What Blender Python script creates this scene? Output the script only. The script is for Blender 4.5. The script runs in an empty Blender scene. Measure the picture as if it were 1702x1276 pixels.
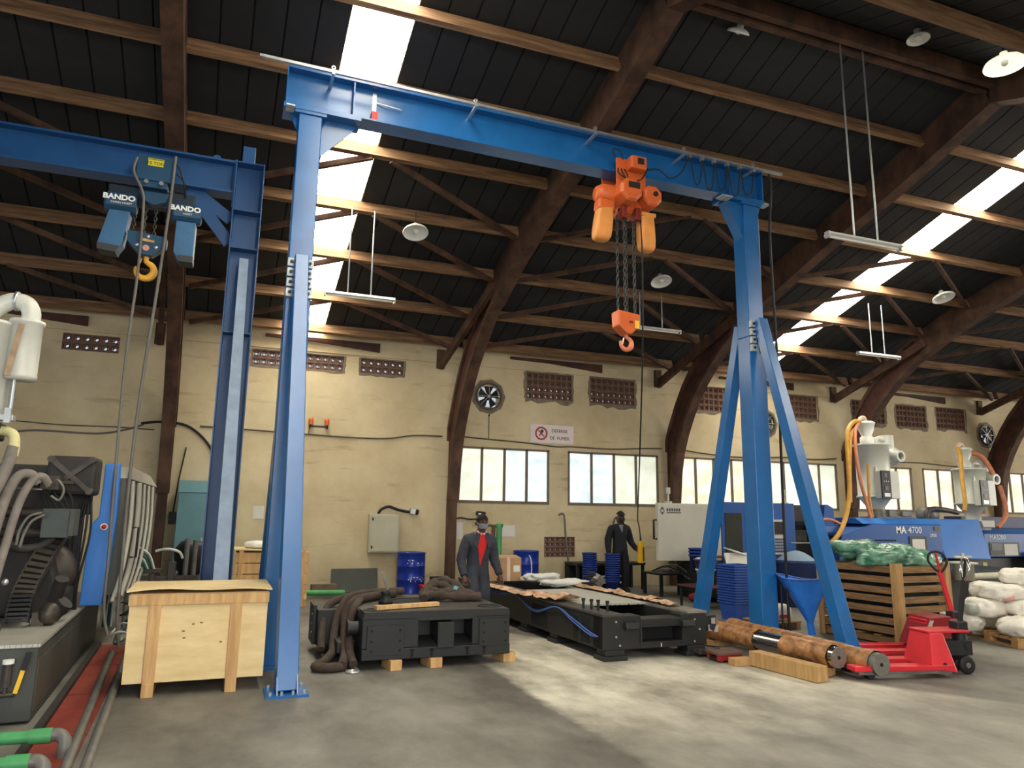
import bpy, math, random
from mathutils import Vector, Matrix, noise as mnoise
random.seed(7)
SC = bpy.context.scene
COL = SC.collection
PI = math.pi

# ---------------------------------------------------------------- camera, world, lights, exposure
cam_data = bpy.data.cameras.new('camera')
cam_data.sensor_fit = 'HORIZONTAL'; cam_data.sensor_width = 36.0
cam_data.lens = 36.0 * 1200.0 / 1702.0
cam_data.clip_start = 0.05; cam_data.clip_end = 300
cam = bpy.data.objects.new('camera', cam_data); COL.objects.link(cam)
yaw, pitch, roll = math.radians(20.27), math.radians(10.38), math.radians(0.835)
_f = Vector((math.sin(yaw)*math.cos(pitch), math.cos(yaw)*math.cos(pitch), math.sin(pitch)))
_r = Vector((math.cos(yaw), -math.sin(yaw), 0)); _u = _r.cross(_f)
_r2 = _r*math.cos(roll) + _u*math.sin(roll); _u2 = -_r*math.sin(roll) + _u*math.cos(roll)
cam.matrix_world = Matrix(((_r2.x, _u2.x, -_f.x, 0), (_r2.y, _u2.y, -_f.y, 0), (_r2.z, _u2.z, -_f.z, 1.65), (0, 0, 0, 1)))
SC.camera = cam

world = bpy.data.worlds.new('overcast_sky'); SC.world = world; world.use_nodes = True
_bg = world.node_tree.nodes['Background']
_bg.inputs['Color'].default_value = (0.86, 0.93, 1.0, 1); _bg.inputs['Strength'].default_value = 0.32

def area_light(name, loc, target, sx, sy, power, color):
    d = bpy.data.lights.new(name, 'AREA'); d.shape = 'RECTANGLE'; d.size = sx; d.size_y = sy
    d.energy = power; d.color = color
    o = bpy.data.objects.new(name, d); COL.objects.link(o); o.location = loc
    v = Vector(target) - Vector(loc); o.rotation_euler = v.to_track_quat('-Z', 'Y').to_euler()
    return o
# daylight coming through the big open doors of the hall behind and beside the photographer
area_light('door_daylight_behind', (1.0, -7.0, 3.0), (4.0, 10.0, 2.2), 10.0, 5.0, 430, (1.0, 0.985, 0.955))
area_light('door_daylight_side', (-13.5, 3.0, 3.0), (3.0, 9.5, 2.6), 7.0, 4.5, 130, (0.86, 0.93, 1.0))
area_light('door_daylight_far', (33.0, 4.0, 3.2), (12.0, 13.0, 2.0), 8.0, 5.0, 700, (1.0, 0.93, 0.84))

SC.view_settings.view_transform = 'Standard'
SC.view_settings.look = 'None'
SC.view_settings.exposure = 1.05
SC.view_settings.gamma = 1.0
SC.view_settings.use_curve_mapping = False
SKY_GLOW = 13.0        # brightness of the translucent roof sheets
PANE_GLOW = 0.36       # brightness of the daylight on the frosted panes

# ---------------------------------------------------------------- materials
def lin(c):
    out = []
    for v in c[:3]:
        v /= 255.0
        out.append(v/12.92 if v <= 0.04045 else ((v+0.055)/1.055)**2.4)
    return out
MATS = {}
def M(name, rgb, rough=0.6, metal=0.0, var=0.12, scale=3.0, bump=0.0, rgb2=None, stretch=None, detail=4.0, spec=0.4, emit=0.0, alpha=None):
    """procedural paint: a colour broken up by noise (towards rgb2, or lighter and darker), with a fine relief"""
    if name in MATS: return MATS[name]
    m = bpy.data.materials.new(name); m.use_nodes = True
    nt = m.node_tree; n = nt.nodes; l = nt.links
    b = n['Principled BSDF']
    a = lin(rgb)
    if rgb2: c2 = lin(rgb2); c1 = a
    else:
        c1 = [min(1, x*(1+var)) for x in a]; c2 = [x*(1-var) for x in a]
    tc = n.new('ShaderNodeTexCoord'); mp = n.new('ShaderNodeMapping')
    mp.inputs['Scale'].default_value = stretch or (1, 1, 1)
    no = n.new('ShaderNodeTexNoise'); no.inputs['Scale'].default_value = scale; no.inputs['Detail'].default_value = detail
    no.inputs['Roughness'].default_value = 0.6
    cr = n.new('ShaderNodeValToRGB')
    cr.color_ramp.elements[0].position = 0.36; cr.color_ramp.elements[1].position = 0.66
    cr.color_ramp.elements[0].color = (*c2, 1); cr.color_ramp.elements[1].color = (*c1, 1)
    l.new(tc.outputs['Object'], mp.inputs['Vector']); l.new(mp.outputs['Vector'], no.inputs['Vector'])
    l.new(no.outputs['Fac'], cr.inputs['Fac']); l.new(cr.outputs['Color'], b.inputs['Base Color'])
    b.inputs['Roughness'].default_value = rough; b.inputs['Metallic'].default_value = metal
    b.inputs['Specular IOR Level'].default_value = spec
    if bump:
        bp = n.new('ShaderNodeBump'); bp.inputs['Strength'].default_value = bump; bp.inputs['Distance'].default_value = 0.02
        l.new(no.outputs['Fac'], bp.inputs['Height']); l.new(bp.outputs['Normal'], b.inputs['Normal'])
    if emit:
        l.new(cr.outputs['Color'], b.inputs['Emission Color']); b.inputs['Emission Strength'].default_value = emit
    if alpha is not None:
        b.inputs['Alpha'].default_value = alpha
    MATS[name] = m
    return m

def wall_mat():
    m = bpy.data.materials.new('stained_plaster'); m.use_nodes = True
    nt = m.node_tree; n = nt.nodes; l = nt.links; b = n['Principled BSDF']
    tc = n.new('ShaderNodeTexCoord')
    def noise(scale, st, det=5):
        mp = n.new('ShaderNodeMapping'); mp.inputs['Scale'].default_value = st
        no = n.new('ShaderNodeTexNoise'); no.inputs['Scale'].default_value = scale; no.inputs['Detail'].default_value = det; no.inputs['Roughness'].default_value = 0.65
        l.new(tc.outputs['Object'], mp.inputs['Vector']); l.new(mp.outputs['Vector'], no.inputs['Vector']); return no
    base = n.new('ShaderNodeValToRGB'); base.color_ramp.elements[0].position = .3; base.color_ramp.elements[1].position = .7
    base.color_ramp.elements[0].color = (*lin((184, 166, 130)), 1); base.color_ramp.elements[1].color = (*lin((214, 199, 164)), 1)
    l.new(noise(0.7, (1, 1, 1)).outputs['Fac'], base.inputs['Fac'])
    # faint horizontal dirt streaks and a grimy skirting zone
    st = n.new('ShaderNodeValToRGB'); st.color_ramp.elements[0].position = .58; st.color_ramp.elements[1].position = .74
    st.color_ramp.elements[0].color = (0, 0, 0, 1); st.color_ramp.elements[1].color = (.55, .55, .55, 1)
    l.new(noise(2.2, (.35, 1, 2.2)).outputs['Fac'], st.inputs['Fac'])
    mx = n.new('ShaderNodeMixRGB'); mx.inputs['Color2'].default_value = (*lin((128, 112, 84)), 1)
    l.new(st.outputs['Color'], mx.inputs['Fac']); l.new(base.outputs['Color'], mx.inputs['Color1'])
    sp = n.new('ShaderNodeSeparateXYZ'); l.new(tc.outputs['Object'], sp.inputs['Vector'])
    mr = n.new('ShaderNodeMapRange'); mr.inputs['From Min'].default_value = 0.0; mr.inputs['From Max'].default_value = 1.3
    mr.inputs['To Min'].default_value = .55; mr.inputs['To Max'].default_value = 0
    l.new(sp.outputs['Z'], mr.inputs['Value'])
    mu = n.new('ShaderNodeMath'); mu.operation = 'MULTIPLY'; l.new(mr.outputs['Result'], mu.inputs[0])
    n3 = noise(3.2, (1, 1, 1)); l.new(n3.outputs['Fac'], mu.inputs[1])
    mx2 = n.new('ShaderNodeMixRGB'); mx2.inputs['Color2'].default_value = (*lin((120, 108, 84)), 1)
    l.new(mu.outputs['Value'], mx2.inputs['Fac']); l.new(mx.outputs['Color'], mx2.inputs['Color1'])
    l.new(mx2.outputs['Color'], b.inputs['Base Color']); b.inputs['Roughness'].default_value = .85
    bp = n.new('ShaderNodeBump'); bp.inputs['Strength'].default_value = .25; bp.inputs['Distance'].default_value = .02
    l.new(n3.outputs['Fac'], bp.inputs['Height']); l.new(bp.outputs['Normal'], b.inputs['Normal'])
    return m

def floor_mat():
    m = bpy.data.materials.new('worn_concrete'); m.use_nodes = True
    nt = m.node_tree; n = nt.nodes; l = nt.links; b = n['Principled BSDF']
    tc = n.new('ShaderNodeTexCoord'); sp = n.new('ShaderNodeSeparateXYZ'); l.new(tc.outputs['Object'], sp.inputs['Vector'])
    def noise(scale, det=6, st=(1, 1, 1)):
        mp = n.new('ShaderNodeMapping'); mp.inputs['Scale'].default_value = st
        no = n.new('ShaderNodeTexNoise'); no.inputs['Scale'].default_value = scale; no.inputs['Detail'].default_value = det; no.inputs['Roughness'].default_value = .65
        l.new(tc.outputs['Object'], mp.inputs['Vector']); l.new(mp.outputs['Vector'], no.inputs['Vector']); return no.outputs['Fac']
    def math_(op, a, c, clamp=False):
        x = n.new('ShaderNodeMath'); x.operation = op; x.use_clamp = clamp
        for i, v in enumerate((a, c)):
            if isinstance(v, (int, float)): x.inputs[i].default_value = v
            else: l.new(v, x.inputs[i])
        return x.outputs[0]
    X, Y = sp.outputs['X'], sp.outputs['Y']
    dark = n.new('ShaderNodeValToRGB'); e = dark.color_ramp.elements
    e[0].position = .36; e[1].position = .64; e[0].color = (*lin((82, 78, 72)), 1); e[1].color = (*lin((130, 126, 117)), 1)
    l.new(noise(.9, 9, (1, .55, 1)), dark.inputs['Fac'])
    lite = n.new('ShaderNodeValToRGB'); e = lite.color_ramp.elements
    e[0].position = .36; e[1].position = .62; e[0].color = (*lin((140, 134, 120)), 1); e[1].color = (*lin((206, 199, 182)), 1)
    l.new(noise(1.6, 9, (1, .55, 1)), lite.inputs['Fac'])
    # a newer, paler slab poured where the machine bed and the shafts lie
    wob = math_('MULTIPLY', math_('SUBTRACT', noise(1.1, 5), .5), .9)
    left = math_('DIVIDE', math_('SUBTRACT', math_('ADD', X, math_('MULTIPLY', wob, .35)), 2.68), .10, True)
    edge = math_('ADD', math_('MULTIPLY', math_('SUBTRACT', 7.7, Y), .62), 5.35)
    right = math_('DIVIDE', math_('SUBTRACT', edge, math_('ADD', X, math_('MULTIPLY', wob, .3))), .16, True)
    near = math_('DIVIDE', math_('SUBTRACT', math_('ADD', Y, math_('MULTIPLY', wob, 2.2)), 4.9), 1.7, True)
    mask = math_('MULTIPLY', math_('MULTIPLY', left, right), math_('ADD', math_('MULTIPLY', near, .75), .25))
    mx = n.new('ShaderNodeMixRGB'); l.new(mask, mx.inputs['Fac']); l.new(dark.outputs['Color'], mx.inputs['Color1']); l.new(lite.outputs['Color'], mx.inputs['Color2'])
    # oil stains
    st = n.new('ShaderNodeValToRGB'); e = st.color_ramp.elements
    e[0].position = .56; e[1].position = .72; e[0].color = (0, 0, 0, 1); e[1].color = (.6, .6, .6, 1)
    l.new(noise(.55, 7, (1, .7, 1)), st.inputs['Fac'])
    mx2 = n.new('ShaderNodeMixRGB'); mx2.inputs['Color2'].default_value = (*lin((76, 72, 66)), 1)
    l.new(st.outputs['Color'], mx2.inputs['Fac']); l.new(mx.outputs['Color'], mx2.inputs['Color1'])
    l.new(mx2.outputs['Color'], b.inputs['Base Color'])
    rr = n.new('ShaderNodeMapRange'); rr.inputs['To Min'].default_value = .38; rr.inputs['To Max'].default_value = .75
    l.new(noise(1.7), rr.inputs['Value']); l.new(rr.outputs['Result'], b.inputs['Roughness'])
    b.inputs['Specular IOR Level'].default_value = .35
    bp = n.new('ShaderNodeBump'); bp.inputs['Strength'].default_value = .12; bp.inputs['Distance'].default_value = .01
    l.new(noise(14), bp.inputs['Height']); l.new(bp.outputs['Normal'], b.inputs['Normal'])
    return m

def tread_mat():
    m = bpy.data.materials.new('tread_plate'); m.use_nodes = True
    nt = m.node_tree; n = nt.nodes; l = nt.links; b = n['Principled BSDF']
    tc = n.new('ShaderNodeTexCoord')
    def wave(rz):
        mp = n.new('ShaderNodeMapping'); mp.inputs['Rotation'].default_value = (0, 0, rz)
        w = n.new('ShaderNodeTexWave'); w.inputs['Scale'].default_value = 12; w.wave_profile = 'SIN'
        l.new(tc.outputs['Object'], mp.inputs['Vector']); l.new(mp.outputs['Vector'], w.inputs['Vector']); return w.outputs['Fac']
    mul = n.new('ShaderNodeMath'); mul.operation = 'MULTIPLY'; l.new(wave(.785), mul.inputs[0]); l.new(wave(-.785), mul.inputs[1])
    no = n.new('ShaderNodeTexNoise'); no.inputs['Scale'].default_value = 3
    l.new(tc.outputs['Object'], no.inputs['Vector'])
    cr = n.new('ShaderNodeValToRGB'); cr.color_ramp.elements[0].color = (*lin((150, 146, 134)), 1); cr.color_ramp.elements[1].color = (*lin((206, 202, 190)), 1)
    l.new(no.outputs['Fac'], cr.inputs['Fac']); l.new(cr.outputs['Color'], b.inputs['Base Color'])
    b.inputs['Metallic'].default_value = .35; b.inputs['Roughness'].default_value = .4
    bp = n.new('ShaderNodeBump'); bp.inputs['Strength'].default_value = .5; bp.inputs['Distance'].default_value = .01
    l.new(mul.outputs[0], bp.inputs['Height']); l.new(bp.outputs['Normal'], b.inputs['Normal'])
    return m

def glow_mat(name, a, c, strength, scale=1.4, st=(1, 1, 1)):
    """a translucent sheet or frosted pane lit by the sky behind it, with stains"""
    m = bpy.data.materials.new(name); m.use_nodes = True
    nt = m.node_tree; n = nt.nodes; l = nt.links; b = n['Principled BSDF']
    tc = n.new('ShaderNodeTexCoord'); mp = n.new('ShaderNodeMapping'); mp.inputs['Scale'].default_value = st
    no = n.new('ShaderNodeTexNoise'); no.inputs['Scale'].default_value = scale; no.inputs['Detail'].default_value = 4
    cr = n.new('ShaderNodeValToRGB'); cr.color_ramp.elements[0].position = .34; cr.color_ramp.elements[1].position = .6
    cr.color_ramp.elements[0].color = (*lin(c), 1); cr.color_ramp.elements[1].color = (*lin(a), 1)
    l.new(tc.outputs['Object'], mp.inputs['Vector']); l.new(mp.outputs['Vector'], no.inputs['Vector']); l.new(no.outputs['Fac'], cr.inputs['Fac'])
    l.new(cr.outputs['Color'], b.inputs['Base Color']); l.new(cr.outputs['Color'], b.inputs['Emission Color'])
    b.inputs['Emission Strength'].default_value = strength; b.inputs['Roughness'].default_value = .5
    return m

# ---------------------------------------------------------------- mesh builder
class MB:
    def __init__(s): s.v = []; s.f = []; s.sm = []; s.mi = []; s.cur = 0
    def add(s, vs, fs, smooth=False):
        o = len(s.v); s.v += [tuple(x) for x in vs]
        for f in fs: s.f.append([i+o for i in f]); s.sm.append(smooth); s.mi.append(s.cur)
        return s
    def box(s, x0, x1, y0, y1, z0, z1):
        vs = [(x, y, z) for z in (z0, z1) for y in (y0, y1) for x in (x0, x1)]
        return s.add(vs, [(0, 2, 3, 1), (4, 5, 7, 6), (0, 1, 5, 4), (2, 6, 7, 3), (0, 4, 6, 2), (1, 3, 7, 5)])
    def obox(s, c, size, rot=(0, 0, 0), taper=1.0):
        from mathutils import Euler
        R = Euler(rot).to_matrix(); c = Vector(c)
        vs = []
        for z in (-.5, .5):
            t = taper if z > 0 else 1.0
            for y in (-.5, .5):
                for x in (-.5, .5): vs.append(c + R @ Vector((x*size[0]*t, y*size[1]*t, z*size[2])))
        return s.add(vs, [(0, 2, 3, 1), (4, 5, 7, 6), (0, 1, 5, 4), (2, 6, 7, 3), (0, 4, 6, 2), (1, 3, 7, 5)])
    def bar(s, p0, p1, w, h, up=(0, 0, 1), w2=None, h2=None):
        p0 = Vector(p0); p1 = Vector(p1); d = (p1-p0).normalized(); up = Vector(up)
        x = d.cross(up)
        if x.length < 1e-4: x = d.cross(Vector((0, 1, 0)))
        x.normalize(); y = x.cross(d)
        w2 = w2 or w; h2 = h2 or h
        vs = []
        for p, a, b in ((p0, w, h), (p1, w2, h2)):
            for i, j in ((-1, -1), (1, -1), (1, 1), (-1, 1)): vs.append(p + x*i*a/2 + y*j*b/2)
        return s.add(vs, [(0, 1, 2, 3), (7, 6, 5, 4), (0, 4, 5, 1), (1, 5, 6, 2), (2, 6, 7, 3), (3, 7, 4, 0)])
    def cyl(s, p0, p1, r, n=16, r2=None, cap=True, smooth=True):
        p0 = Vector(p0); p1 = Vector(p1); d = (p1-p0).normalized()
        a = d.orthogonal().normalized(); b = d.cross(a); r2 = r if r2 is None else r2
        vs = []
        for p, q in ((p0, r), (p1, r2)):
            for i in range(n):
                t = 2*PI*i/n; vs.append(p + a*math.cos(t)*q + b*math.sin(t)*q)
        s.add(vs, [(i, (i+1) % n, n+(i+1) % n, n+i) for i in range(n)], smooth)
        if cap:
            s.add(vs, [list(range(n))[::-1], list(range(n, 2*n))])
        return s
    def tube(s, pts, r, n=8, cap=True, close=False):
        pts = [Vector(p) for p in pts]; N = len(pts)
        rs = r if isinstance(r, (list, tuple)) else [r]*N
        vs = []; a = None
        for i, p in enumerate(pts):
            if close: d = pts[(i+1) % N]-pts[i-1]
            else: d = pts[min(i+1, N-1)]-pts[max(i-1, 0)]
            d.normalize()
            a = d.orthogonal() if a is None else a-d*a.dot(d)
            if a.length < 1e-6: a = d.orthogonal()
            a.normalize(); b = d.cross(a)
            for k in range(n):
                t = 2*PI*k/n; vs.append(p + (a*math.cos(t)+b*math.sin(t))*rs[i])
        fs = []
        for i in range(N if close else N-1):
            j = (i+1) % N
            for k in range(n): fs.append((i*n+k, i*n+(k+1) % n, j*n+(k+1) % n, j*n+k))
        s.add(vs, fs, True)
        if cap and not close: s.add(vs[:n]+vs[-n:], [list(range(n))[::-1], list(range(n, 2*n))])
        return s
    def lathe(s, prof, c=(0, 0, 0), n=24, axis='z', smooth=True):
        c = Vector(c); vs = []
        for r, h in prof:
            for k in range(n):
                t = 2*PI*k/n; x, y = r*math.cos(t), r*math.sin(t)
                vs.append(c+Vector({'z': (x, y, h), 'y': (x, h, y), 'x': (h, x, y)}[axis]))
        fs = []
        for i in range(len(prof)-1):
            for k in range(n): fs.append((i*n+k, i*n+(k+1) % n, (i+1)*n+(k+1) % n, (i+1)*n+k))
        return s.add(vs, fs, smooth)
    def prism(s, poly, axis, a0, a1):
        n = len(poly); vs = []
        for a in (a0, a1):
            for u, w in poly: vs.append({'x': (a, u, w), 'y': (u, a, w), 'z': (u, w, a)}[axis])
        return s.add(vs, [list(range(n))[::-1], list(range(n, 2*n))]+[(i, (i+1) % n, n+(i+1) % n, n+i) for i in range(n)])
    def ring(s, c, r0, r1, a0, a1, axis='y', n=24):
        """flat washer: radii r0<r1, thickness a0..a1 along the axis"""
        return s.lathe([(r0, a0), (r1, a0), (r1, a1), (r0, a1), (r0, a0)], c, n, axis, False)
    def grid(s, fn, nu, nv, smooth=True):
        vs = [fn(i/nu, j/nv) for j in range(nv+1) for i in range(nu+1)]
        return s.add(vs, [(j*(nu+1)+i, j*(nu+1)+i+1, (j+1)*(nu+1)+i+1, (j+1)*(nu+1)+i) for j in range(nv) for i in range(nu)], smooth)
    def sphere(s, c, rx, ry=None, rz=None, n=12, m=8):
        ry = ry or rx; rz = rz or rx
        def fn(u, v):
            t = 2*PI*u; p = PI*v
            return (c[0]+rx*math.sin(p)*math.cos(t), c[1]+ry*math.sin(p)*math.sin(t), c[2]-rz*math.cos(p))
        return s.grid(fn, n, m)
    def sack(s, c, L, Wd, H, rz=0, seed=0, lump=.10, ry=0, n=20, m=12, e=.62, pinch=.0):
        """a filled sack or bag: a soft superellipsoid with a wrinkled skin, drawn in towards its ends"""
        from mathutils import Euler
        R = Euler((0, ry, rz)).to_matrix(); c = Vector(c)
        def sp(x, k): return math.copysign(abs(x)**k, x)
        def fn(u, v):
            t = 2*PI*u; p = PI*v-PI/2
            x = sp(math.cos(p), e)*sp(math.cos(t), e); y = sp(math.cos(p), e)*sp(math.sin(t), e); z = sp(math.sin(p), .8)
            k = 1-pinch*abs(x)**3
            q = Vector((x*L/2, y*Wd/2*k, z*H/2*k))
            d = mnoise.noise(Vector((q.x*5+seed*7.1, q.y*5, q.z*5)))+.3*mnoise.noise(Vector((q.x*30+seed, q.y*26, q.z*34)))+.5*mnoise.noise(Vector((q.x*12+seed*3.3, q.y*12, q.z*12)))
            return c+R @ (q*(1+lump*d))
        return s.grid(fn, n, m)
    def xf(s, mat):
        s.v = [tuple(mat @ Vector(v)) for v in s.v]; return s

WM = {}
def mesh_from(m, mats):
    me = bpy.data.meshes.new('mesh'); me.from_pydata(m.v, [], m.f)
    me.polygons.foreach_set('use_smooth', m.sm)
    mats = mats if isinstance(mats, (list, tuple)) else [mats]
    for x in mats: me.materials.append(x)
    if len(mats) > 1: me.polygons.foreach_set('material_index', m.mi)
    me.update(); return me
def build(name, m, mats, parent=None, label=None, bev=0.0, kind=None, local=False):
    """one mesh object; with a parent its vertices are given in world space unless local"""
    if parent is not None and not local: m.xf(WM[parent.name].inverted())
    me = mesh_from(m, mats); me.name = name
    o = bpy.data.objects.new(name, me); COL.objects.link(o)
    if parent is not None: o.parent = parent; WM[o.name] = WM[parent.name]
    else: WM[o.name] = Matrix.Identity(4)
    if label: o['label'] = label
    if kind: o['kind'] = kind
    if bev:
        b = o.modifiers.new('bevel', 'BEVEL'); b.width = bev; b.segments = 2; b.limit_method = 'ANGLE'; b.angle_limit = .7
    return o
def thing(name, label, cat, loc=(0, 0, 0), rz=0.0, group=None):
    o = bpy.data.objects.new(name, None); COL.objects.link(o)
    o.empty_display_size = .1; o.location = loc; o.rotation_euler = (0, 0, rz)
    WM[o.name] = Matrix.Translation(Vector(loc)) @ Matrix.Rotation(rz, 4, 'Z')
    o['label'] = label; o['category'] = cat
    if group: o['group'] = group
    return o
def tag(o, label, cat, group=None):
    o['label'] = label; o['category'] = cat
    if group: o['group'] = group
    return o
def struct(name, m, mats, parent=None, bev=0.0):
    o = build(name, m, mats, parent, bev=bev)
    if parent is None: o['kind'] = 'structure'
    return o
def piece(name, me, parent, loc=(0, 0, 0), rot=None):
    """one of many alike pieces sharing one mesh"""
    o = bpy.data.objects.new(name, me); COL.objects.link(o); o.location = loc
    if rot: o.rotation_euler = rot
    o.parent = parent; return o
def dup(root, loc, rz, label, group=None):
    r = root.copy(); COL.objects.link(r); r.location = loc; r.rotation_euler = (0, 0, rz); r['label'] = label
    if group: r['group'] = group
    WM[r.name] = Matrix.Translation(Vector(loc)) @ Matrix.Rotation(rz, 4, 'Z')
    for ch in list(root.children):
        c = ch.copy(); COL.objects.link(c); c.parent = r
        for g in ch.children:
            d = g.copy(); COL.objects.link(d); d.parent = c
    return r
def text(name, body, size, mat, parent, loc, rot=(PI/2, 0, 0), extrude=.002, align='CENTER', bold=0.0, sx=1.0):
    """lettering as a mesh, placed in world space under its thing"""
    cu = bpy.data.curves.new(name, 'FONT'); cu.body = body; cu.size = size; cu.extrude = extrude; cu.align_x = align; cu.align_y = 'CENTER'; cu.offset = bold; cu.resolution_u = 3
    t = bpy.data.objects.new(name, cu); COL.objects.link(t)
    dg = bpy.context.evaluated_depsgraph_get(); me = bpy.data.meshes.new_from_object(t.evaluated_get(dg)); me.name = name
    bpy.data.objects.remove(t); bpy.data.curves.remove(cu)
    from mathutils import Euler
    me.transform(Matrix.Translation(Vector(loc)) @ Euler(rot).to_matrix().to_4x4() @ Matrix.Diagonal((sx, 1, 1, 1)))
    me.transform(WM[parent.name].inverted())
    me.materials.clear(); me.materials.append(mat)
    o = bpy.data.objects.new(name, me); COL.objects.link(o); o.parent = parent; WM[o.name] = WM[parent.name]; return o
def spline(pts, n=8):
    """smooth curve through the points (Catmull-Rom)"""
    P = [Vector(p) for p in pts]; out = []
    for i in range(len(P)-1):
        a = P[max(i-1, 0)]; b = P[i]; c = P[i+1]; d = P[min(i+2, len(P)-1)]
        for k in range(n):
            t = k/n; out.append(.5*((2*b)+(c-a)*t+(2*a-5*b+4*c-d)*t*t+(-a+3*b-3*c+d)*t**3))
    out.append(P[-1]); return out
def chain_mb(m, p0, p1, pitch=.05, r=.006, w=.026):
    """a run of interlocking steel links"""
    p0 = Vector(p0); p1 = Vector(p1); d = p1-p0; n = max(1, int(d.length/pitch)); d.normalize()
    a = d.orthogonal().normalized(); b = d.cross(a)
    for i in range(n):
        c = p0+d*(i+.5)*pitch; x = (a+b).normalized() if i % 2 else (a-b).normalized()
        pts = []
        for k in range(8):
            t = 2*PI*k/8; pts.append(c+x*math.cos(t)*w/2+d*math.sin(t)*pitch*.68)
        m.tube(pts, r, 4, close=True)
    return m
# ================================================================ the hall
K = 0.033                      # the frames stand 1.9 degrees off square to the wall
WY = 16.3                      # inner face of the back wall
m_wall = wall_mat(); m_floor = floor_mat()
m_roof = M('roof_sheet_grey', (38, 38, 39), .75, .0, .16, 2.2, .0)
m_purlin = M('purlin_timber', (150, 116, 84), .75, 0, .2, 3, .15, stretch=(.5, 6, 6), rgb2=(104, 76, 54))
m_rib = M('rib_timber', (94, 66, 48), .7, 0, .2, 3, .15, stretch=(1, 1, .6), rgb2=(58, 39, 30))
m_rib_red = M('rib_timber_red', (86, 48, 34), .7, 0, .2, 3, .1, rgb2=(54, 30, 24))
m_steel_frame = M('window_steel', (112, 100, 84), .6, .1, .12, 6)
m_cement = M('cement_patch', (124, 112, 96), .9, 0, .2, 6, .4)
m_block = M('breeze_block', (112, 84, 70), .9, 0, .2, 5, .2)
m_dark = M('dark_rubber', (26, 26, 28), .6, 0, .1, 4)
m_black = M('black_paint', (36, 38, 40), .5, .1, .15, 3)
m_zinc = M('galvanised', (190, 194, 196), .38, .8, .12, 5)
m_white = M('white_enamel', (226, 226, 220), .4, 0, .05, 3)

# floor
fl = MB().box(-17, 39, -9, 16.6, -.25, 0)
floor = struct('floor', fl, m_floor)

# back wall, pierced for windows, block vents and fans
WINS = [(4.72, 7.0), (7.54, 10.07), (10.66, 12.95), (13.5, 15.98), (16.52, 18.86), (19.35, 21.8), (22.5, 24.85), (25.35, 27.8)]
VENTS = [(-3.57, -2.55, 4.80, 5.14, 6, 2), (.01, 1.97, 4.80, 5.14, 12, 2), (2.34, 3.34, 4.81, 5.15, 6, 2),
         (6.40, 7.64, 4.51, 5.17, 8, 4), (8.15, 9.44, 4.51, 5.17, 8, 4), (11.1, 12.36, 4.53, 5.19, 8, 4), (14.16, 15.44, 4.51, 5.17, 8, 4),
         (16.74, 18.0, 4.53, 5.19, 8, 4), (18.46, 19.68, 4.50, 5.16, 8, 4), (20.12, 21.36, 4.53, 5.19, 8, 4), (6.9, 7.71, .70, 1.18, 6, 4)]
FANS = [(5.42, 4.48), (13.55, 4.30), (22.2, 4.42)]
holes = [(a, b, 1.97, 3.24) for a, b in WINS]+[v[:4] for v in VENTS]+[(x-.25, x+.25, z-.25, z+.25) for x, z in FANS]
xs = sorted({-17, 39} | {h[0] for h in holes} | {h[1] for h in holes}); zs = sorted({0, 5.95} | {h[2] for h in holes} | {h[3] for h in holes})
wb = MB()
for i in range(len(xs)-1):
    run = None
    for j in range(len(zs)-1):
        cx, cz = (xs[i]+xs[i+1])/2, (zs[j]+zs[j+1])/2
        inside = any(h[0] < cx < h[1] and h[2] < cz < h[3] for h in holes)
        if not inside: run = (run[0] if run else zs[j], zs[j+1])
        if run and (inside or j == len(zs)-2):
            wb.box(xs[i], xs[i+1], WY, WY+.2, run[0], run[1]); run = None
wall_back = struct('wall_back', wb, m_wall)
# ring beam under the eaves
rb_ = MB()
for x0 in (-17, 4.6, 16.4): rb_.box(x0, {-17: 4.6, 4.6: 16.4, 16.4: 39}[x0], WY-.03, WY, 5.2, 5.5)
struct('ring_beam', rb_, m_wall, wall_back)

# breeze blocks, each one its own piece
def block_mesh(w, h, name):
    b = MB(); t = .022; dpt = .11
    b.box(-w/2, w/2, 0, dpt, -h/2, -h/2+t); b.box(-w/2, w/2, 0, dpt, h/2-t, h/2)
    b.box(-w/2, -w/2+t, 0, dpt, -h/2+t, h/2-t); b.box(w/2-t, w/2, 0, dpt, -h/2+t, h/2-t)
    r0 = min(w, h)*.20; r1 = r0+.016
    b.ring((0, .02, 0), r0, r1, 0, dpt-.03, 'y', 8)
    for sx in (-1, 1):
        for sz in (-1, 1):
            b.bar((sx*r1*.66, .055, sz*r1*.66), (sx*(w/2-t*.6), .055, sz*(h/2-t*.6)), .07, .03, up=(sx*-1, 0, sz))
    me = mesh_from(b, m_block); me.name = name; return me
for vi, (x0, x1, z0, z1, nc, nr) in enumerate(VENTS):
    w, h = (x1-x0)/nc, (z1-z0)/nr
    me = block_mesh(w, h, 'vent_block')
    for i in range(nc):
        for j in range(nr):
            piece('vent_block', me, wall_back, (x0+(i+.5)*w, WY+.02+.006*((i*7+j*3) % 3), z0+(j+.5)*h))
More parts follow.
